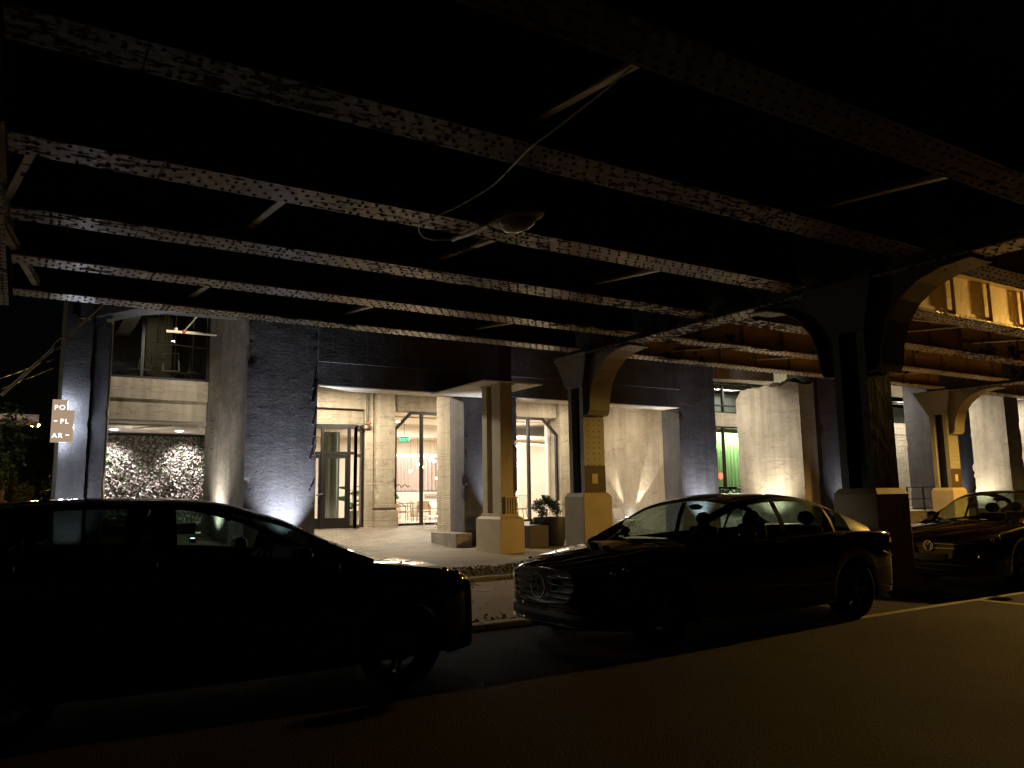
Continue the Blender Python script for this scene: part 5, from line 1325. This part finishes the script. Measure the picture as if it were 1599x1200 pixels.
g.build('jeans', M['jeans'], t, smooth=True)

# ================================================================== PLANT WALL, PLANTERS, FURNITURE
t = thing('plant_wall', 'living wall of trailing leaves lit pinkish white in the left recess', 'plant wall', (3.6, 31.1, 0.3))
rnd = random.Random(9); g = MB()
for i in range(9500):
    x = rnd.uniform(-2.05, 4.2); z = rnd.uniform(0.3, 3.46)
    d = 0.10+0.10*noise.noise((x*1.5, z*1.5, 3))+rnd.random()*0.10
    leafquad(g, (x, -d, z), rnd.uniform(0.045, 0.09), rnd, 1.2)
g.build('foliage', M['leaf_wall'], t, recalc=False)
g = MB(); g.box(-2.1, 4.25, -0.04, 0.05, 0.25, 3.5); g.build('backing', M['leaf_dark'], t)
def bush(g, c, r, n, rnd, s=(0.03, 0.06), sq=(1, 1, 1)):
    cl = [Vector((rnd.gauss(0, .5), rnd.gauss(0, .5), rnd.uniform(-.4, .8)))*r for _ in range(9)]
    for i in range(n):
        k = rnd.choice(cl); v = Vector((rnd.gauss(0, 1), rnd.gauss(0, 1), rnd.gauss(0, 1))).normalized()*r*0.42*rnd.random()**.5
        p = k+v; leafquad(g, (c[0]+p.x*sq[0], c[1]+p.y*sq[1], c[2]+p.z*sq[2]), rnd.uniform(*s), rnd, 1.0)
def planter(x, y, r, h, m, label, bushr=0, shape='round', bz=0, leaves=900, seed=0):
    t = thing('planter', label, 'planter', (x, y, 0)); g = MB(); rnd = random.Random(seed)
    if shape == 'round': g.lathe([(r*.78, 0), (r*.95, h*.35), (r, h*.8), (r*.99, h), (r*.9, h), (r*.88, h-.06)], (0, 0, 0), 28)
    else: g.box(-r, r, -r, r, 0, h)
    g.build('pot', M[m], t, smooth=(shape == 'round'), bevel=0 if shape == 'round' else 0.015)
    if bushr:
        g = MB(); bush(g, (bz, 0, h+bushr*.55), bushr, leaves, rnd); g.build('shrub', M['leaf_dark'], t, recalc=False)
    return t
planter(13.15, 19.05, 0.50, 0.82, 'planter_dark', 'big black round planter with a rounded bush right of the cream column', 0.40, leaves=1500, seed=3, bz=-0.12)
planter(12.35, 18.78, 0.33, 0.62, 'planter_brown', 'square brown planter beside the cream column pedestal', 0.12, 'square', leaves=150, seed=4)
planter(15.2, 20.1, 0.26, 0.86, 'planter_dark', 'black planter with a spiky plant left of the yellow pedestal', 0.17, leaves=260, seed=6)
t = thing('low_plinth', 'small grey concrete plinth at the foot of the pier left of the cream column', 'plinth', (10.9, 20.3, 0))
g = MB(); g.box(-0.3, 0.22, -0.22, 1.4, 0, 0.40); g.build('block', M['conc_grey'], t, bevel=0.012)
def shrub(x, y, z, r, label, seed, n=700):
    t = thing('shrub', label, 'shrub', (x, y, z)); g = MB(); rnd = random.Random(seed); bush(g, (0, 0, r*.6), r, n, rnd, (0.04, 0.08)); g.build('foliage', M['leaf_dark'], t, recalc=False)
    g = MB(); [g.tube([(0, 0, 0), (rnd.gauss(0, .2)*r, rnd.gauss(0, .2)*r, r)], [0.02, 0.008], 5) for _ in range(4)]; g.build('stem', M['bark'], t)
shrub(28.6, 21.9, 0.75, 0.55, 'low dark shrub at the foot of the narrow blue pier left of the dark column', 1) if False else shrub(28.0, 19.2, 0.75, 0.45, 'low dark shrub at the foot of the narrow blue pier left of the dark column', 1)
shrub(27.0, 24.9, 0.75, 0.6, 'left dark shrub under the green curtained window', 2); shrub(27.8, 24.9, 0.75, 0.6, 'right dark shrub under the green curtained window', 3)
bx2 = MB(); bx2.box(27.4, 30, 18.9, 19.6, 0.0, 0.76); tag(bx2.build('planter_wall', M['ped_foot']), 'low concrete planter wall under the shrub left of the dark column', 'planter')
t = thing('planting_bed', 'long low planter with bright leaves seen through the hatchback window', 'planter', (3.6, 26.6, 0.3))
g = MB(); g.box(-1.9, 1.1, -0.35, 0.35, 0, 0.45); g.build('trough', M['planter_dark'], t, bevel=.01); g = MB(); rnd = random.Random(2)
for i in range(700): leafquad(g, (rnd.uniform(-1.8, 1.1), rnd.uniform(-.3, .3), rnd.uniform(.42, .7)), rnd.uniform(.03, .06), rnd, 1)
g.build('foliage', varied('fresh_leaf', (0.10, 0.28, 0.05), (0.2, 0.45, 0.1), 20, 0.5), t, recalc=False)
g = MB(); g.box(1.7, 6, 21.8, 22.0, 0.0, 0.62)
# tropical plant inside the entrance
t = thing('potted_plant', 'big-leaved plant in a pot inside the glazed entrance', 'plant', (10.6, 28.4, FZ))
g = MB(); g.lathe([(.2, 0), (.26, .5), (.22, .5)], (0, 0, 0), 16); g.build('pot', M['planter_grey'], t, smooth=True)
g = MB(); rnd = random.Random(8)
for i in range(16):
    a = rnd.uniform(0, 2*PI); l = rnd.uniform(.5, .95); z = rnd.uniform(.8, 2.2); d = Vector((math.cos(a), math.sin(a), .5)).normalized(); s_ = Vector((-math.sin(a), math.cos(a), 0))
    p0 = Vector((0, 0, z*.6)); p1 = p0+d*l*.5; p2 = p1+Vector((d.x, d.y, -.1))*l*.5
    g.tube([(0, 0, .45), p0], .012, 5); g.add([p0, p1+s_*.14, p2, p1-s_*.14], [(0, 1, 2, 3)])
g.build('foliage', varied('banana_leaf', (0.07, 0.13, 0.05), (0.14, 0.22, 0.09), 6, 0.45), t)
def lounge_chair(x, y, z, rz, label, frame='white_paint', seatm='sofa', group=None, slat=True):
    """cantilever chair: bent tube frame, slung seat and back"""
    t = thing('cantilever_chair', label, 'chair', (x, y, z), rz, group)
    for s in (-1, 1):
        g = MB(); pth = [(s*.27, .30, .02), (s*.27, -.24, .02), (s*.27, -.30, .10), (s*.27, -.20, .42), (s*.27, .18, .38), (s*.27, .26, .45), (s*.27, .42, .86)]
        g.tube(smooth_path([Vector(p) for p in pth], 4), .013, 7); g.build('frame', M[frame], t, smooth=True)
    g = MB(); g.tube([(-.27, .30, .02), (.27, .30, .02)], .013, 7); g.build('frame', M[frame], t)
    g = MB(); g.prism([(-.22, .43), (.16, .39), (.16, .41), (-.22, .45)], 0, -.26, .26); g.build('seat', M[seatm], t)
    g = MB(); g.prism([(.24, .48), (.27, .48), (.41, .84), (.38, .84)], 0, -.26, .26); g.build('backrest', M[seatm], t)
    return t
lounge_chair(12.15, 24.5, 0.36, R(200), 'white cantilever chair on the pavement in front of the lobby window', seatm='white_paint')
lounge_chair(17.6, 23.2, 0.20, R(150), 'terracotta-seated white-framed chair against the cream wall right of the yellow pedestal', seatm='rust_seat')
lounge_chair(18.3, 21.8, 0.10, R(95), 'white-framed chair seen through the sedan windscreen', seatm='white_paint')
lounge_chair(17.3, 22.4, 0.12, R(10), 'white chair beside the pedestal table outside the right lobby window', seatm='white_paint')
# pedestal table outside
t = thing('pedestal_table', 'round white pedestal table behind the black planter', 'table', (14.15, 20.3, 0))
g = MB(); g.lathe([(.42, .74), (.43, .75), (.42, .765)], (0, 0, 0), 30); g.build('table_top', M['white_paint'], t, smooth=False)
g = MB(); g.lathe([(.22, 0), (.21, .015), (.10, .05), (.045, .16), (.035, .4), (.05, .65), (.10, .739)], (0, 0, 0), 20); g.build('pedestal', M['white_paint'], t, smooth=True)
def cane_chair(x, y, z, rz, label):
    t = thing('cane_chair', label, 'chair', (x, y, z), rz)
    for sx in (-1, 1):
        for sy in (-1, 1):
            g = MB(); g.tube([(sx*.25, sy*.25, 0), (sx*.23, sy*.23, .68 if sy > 0 else .62)], [.012, .018], 6); g.build('leg', M['wood'], t)
        g = MB(); g.tube([(sx*.24, -.25, .62), (sx*.25, .05, .64), (sx*.22, .26, .78)], .018, 6); g.build('armrest', M['wood'], t, smooth=True)
    g = MB(); g.box(-.24, .24, -.24, .24, .38, .45); g.build('seat', M['cane'], t, bevel=.02)
    g = MB(); g.prism([(.20, .47), (.24, .47), (.30, .82), (.26, .82)], 0, -.24, .24); g.build('backrest', M['cane'], t, bevel=.01)
cane_chair(11.95, 29.4, FZ, R(100), 'cane armchair nearest the grey door leaf in the lobby')
cane_chair(12.75, 28.6, FZ, R(40), 'cane armchair behind the white outdoor chair in the lobby')
cane_chair(13.5, 28.3, FZ, R(-20), 'cane armchair half hidden by the window mullion')
t = thing('side_table', 'dark topped lobby table between the cane armchairs', 'table', (12.9, 29.3, FZ))
g = MB(); g.box(-.55, .55, -.3, .3, .72, .75); g.build('table_top', M['wood'], t, bevel=.005)
for sx in (-.5, .5):
    for sy in (-.26, .26): g = MB(); g.tube([(sx, sy, 0), (sx*.96, sy*.95, .72)], .016, 6); g.build('leg', M['wood'], t)
t = thing('sofa', 'pale upholstered sofa at the back of the lobby', 'sofa', (15.6, 31.6, FZ))
g = MB(); g.box(-1, 1, -.4, .4, .12, .44); g.build('seat', M['sofa'], t, bevel=.05); g = MB(); g.box(-1, 1, .25, .45, .44, .85); g.build('backrest', M['sofa'], t, bevel=.06)
for k in (-.6, 0, .55):
    g = MB(); g.ball((k, .1, .6), .22, 12, (1, .45, .8)); g.build('cushion', M['white_paint'], t, smooth=True)
def spindle_chair(x, y, rz, label):
    t = thing('spindle_chair', label, 'chair', (x, y, FZ), rz, 'spindle back chairs inside the right lobby window')
    g = MB(); g.lathe([(.25, .42), (.27, .45), (.25, .47)], (0, 0, 0), 20); g.build('seat', M['wood'], t)
    g = MB(); top = []
    for i in range(13):
        a = PI*i/12; p = Vector((.27*math.cos(a), .22*math.sin(a)+.02, .47)); q = Vector((.34*math.cos(a), .30*math.sin(a)+.04, .98)); g.tube([p, q], .008, 5); top.append(q)
    g.tube(top, .016, 6); g.build('backrest', M['cane'], t)
    for sx in (-1, 1):
        for sy in (-1, 1): g = MB(); g.tube([(sx*.16, sy*.16, .43), (sx*.23, sy*.23, 0)], .014, 6); g.build('leg', M['wood'], t)
spindle_chair(17.2, 27.0, R(170), 'spindle back chair centred in the right lobby window'); spindle_chair(16.35, 27.1, R(160), 'spindle back chair cut by the blue pier at the right lobby window')
# chandelier of glass bubbles
t = thing('bubble_chandelier', 'cluster of glowing glass bubbles hanging in the lobby', 'chandelier', (15.3, 31.0, 3.0))
for k, (dx, dy, dz, r) in enumerate([(-1.15, 0, -.45, .12), (-.75, .1, -.15, .15), (-.6, -.1, -.28, .10), (-.2, 0, .08, .17), (.05, .1, .0, .14), (.3, -.1, .02, .15), (.1, 0, -.75, .09)]):
    g = MB(); g.ball((dx, dy, dz), r, 14); b_ = g.build('glass_bubble', M['glass'], t, smooth=True)
    g = MB(); g.ball((dx, dy, dz), r*.55, 10); g.build('bulb', M['em_bulb'], b_, smooth=True)
    g = MB(); g.tube([(dx, dy, dz+r), (dx, dy, 1.05)], .005, 4); g.build('cord', M['dark_metal'], b_)
t = thing('exit_sign', 'green glowing EXIT sign hanging behind the lobby window', 'exit sign', (12.62, 28.2, 3.68))
g = MB(); g.box(-.19, .19, -.02, .02, -.11, .11); g.build('panel', M['em_exit'], t, bevel=.005)
text('EXIT', 0, -.07, .17, M['em_exit_l'], t, y=-.024, align='CENTER', bold=.004); g = MB(); g.tube([(0, 0, .11), (0, 0, .93)], .008, 5); g.build('rod', M['dark_metal'], t)
# black script ornament and a leaf-shaped shade on the partition
t = thing('script_ornament', 'small black wire script ornament on the back wall of the lobby', 'ornament', (14.35, 32.7, 1.95))
g = MB(); pth = [Vector((-.35+.1*i, 0, .10*math.sin(i*2.1)+.04*math.cos(i*4))) for i in range(10)]; g.tube(smooth_path(pth, 4), .02, 6); g.build('wire', M['black'], t, smooth=True)
t = thing('leaf_ornament', 'single green leaf shape under the script ornament', 'plant', (14.1, 32.6, 1.55))
g = MB(); g.add([(-.2, 0, .25), (-.22, 0, -.12), (0, 0, -.25), (.28, .02, -.15), (.1, .02, .12)], [(0, 1, 2, 3, 4)]); g.build('leaf', M['leaf_dark'], t)
g = MB(); g.tube([(0, 0.02, -.2), (0.02, .02, -1.05)], .012, 5); g.build('stem', M['leaf_dark'], t)
# upper room chairs
for k, (x, rz, lb) in enumerate([(3.95, 150, 'pale-framed mesh chair behind the upper left window'), (2.95, 220, 'dim office chair left of the pale-framed one behind the upper window'), (4.55, 200, 'dim office chair half hidden by the tall pier behind the upper window')]):
    t = thing('office_chair', lb, 'chair', (x, 27.0, 5.09), R(rz))
    fm = 'white_paint' if k == 0 else 'planter_grey'
    g = MB(); loop = [(-.26, .2, .5), (-.24, .26, 1.05), (.24, .26, 1.05), (.26, .2, .5), (-.26, .2, .5)]; g.tube([Vector(p) for p in loop], .02, 6); g.build('back_frame', M[fm], t)
    g = MB(); g.box(-.24, .24, -.25, .22, .44, .5); g.build('seat', M['planter_grey'], t, bevel=.02)
    g = MB(); g.tube([(0, 0, 0.05), (0, 0, .44)], .03, 8); [g.tube([(0, 0, .08), (.3*math.cos(a), .3*math.sin(a), .04)], .02, 6) for a in (0, 1.26, 2.5, 3.77, 5.0)]; g.build('base', M['dark_metal'], t)
# red flower-like light behind the green window
t = thing('red_ornament', 'small glowing red star shape against the green curtain', 'ornament', (27.55, 25.9, 2.2))
g = MB()
for a in range(0, 180, 36): 
    c_, s_ = math.cos(R(a)), math.sin(R(a)); g.tube([(-.16*c_, 0, -.16*s_), (.16*c_, 0, .16*s_)], .018, 5)
g.build('star', M['em_red'], t)
# railings on the dock
def railing(x0, y0, x1, y1, z, h, label):
    t = thing('railing', label, 'railing', (x0, y0, z)); d = Vector((x1-x0, y1-y0, 0)); n = max(1, round(d.length/1.5))
    for i in range(n+1): g = MB(); p = d*i/n; g.box(p.x-.03, p.x+.03, p.y-.03, p.y+.03, 0, h); g.build('post', M['dark_metal'], t)
    for zz in (h, h*.5, .1): g = MB(); g.tube([(0, 0, zz), (d.x, d.y, zz)], .022, 6); g.build('rail', M['dark_metal'], t)
railing(33.6, 20.6, 36.1, 20.6, 0.5, 1.05, 'dark railing on the raised dock right of the dark steel column')
railing(38.0, 24.9, 34.3, 24.9, 0.5, 1.35, 'thin railing in front of the pink curtained window')
railing(44.2, 24.0, 50, 24.0, 0.5, 1.35, 'thin railing at the far right behind the last column')
railing(27.5, 21.0, 28.7, 21.0, 0.4, 0.9, 'short railing between the broken fin and the narrow blue pier')
# grey downpipe box on the pier of the big column: cream side board seen past the steel column

# fill lamp on a post, added out of frame left to light the piers
t = thing('post_or_fill_lamp', 'added fill lamp on a post beyond the left edge, unseen', 'street lamp', (-5.5, 17.5, 0))
g = MB(); g.tube([(0, 0, 0), (0, 0, 5.0)], [0.09, 0.05], 8); g.build('post', M['dark_metal'], t, smooth=True)
g = MB(); g.ball((0.3, 0, 5.05), 0.18, 12, (1.6, 0.9, 0.4)); g.build('housing', M['dark_metal'], t, smooth=True)
put_light(lamp('SPOT', (0.35, 0, 4.9), 170, (1, 0.93, 0.84), (0.35, 0, 0), 0.1, spot=174, blend=0.12), t)
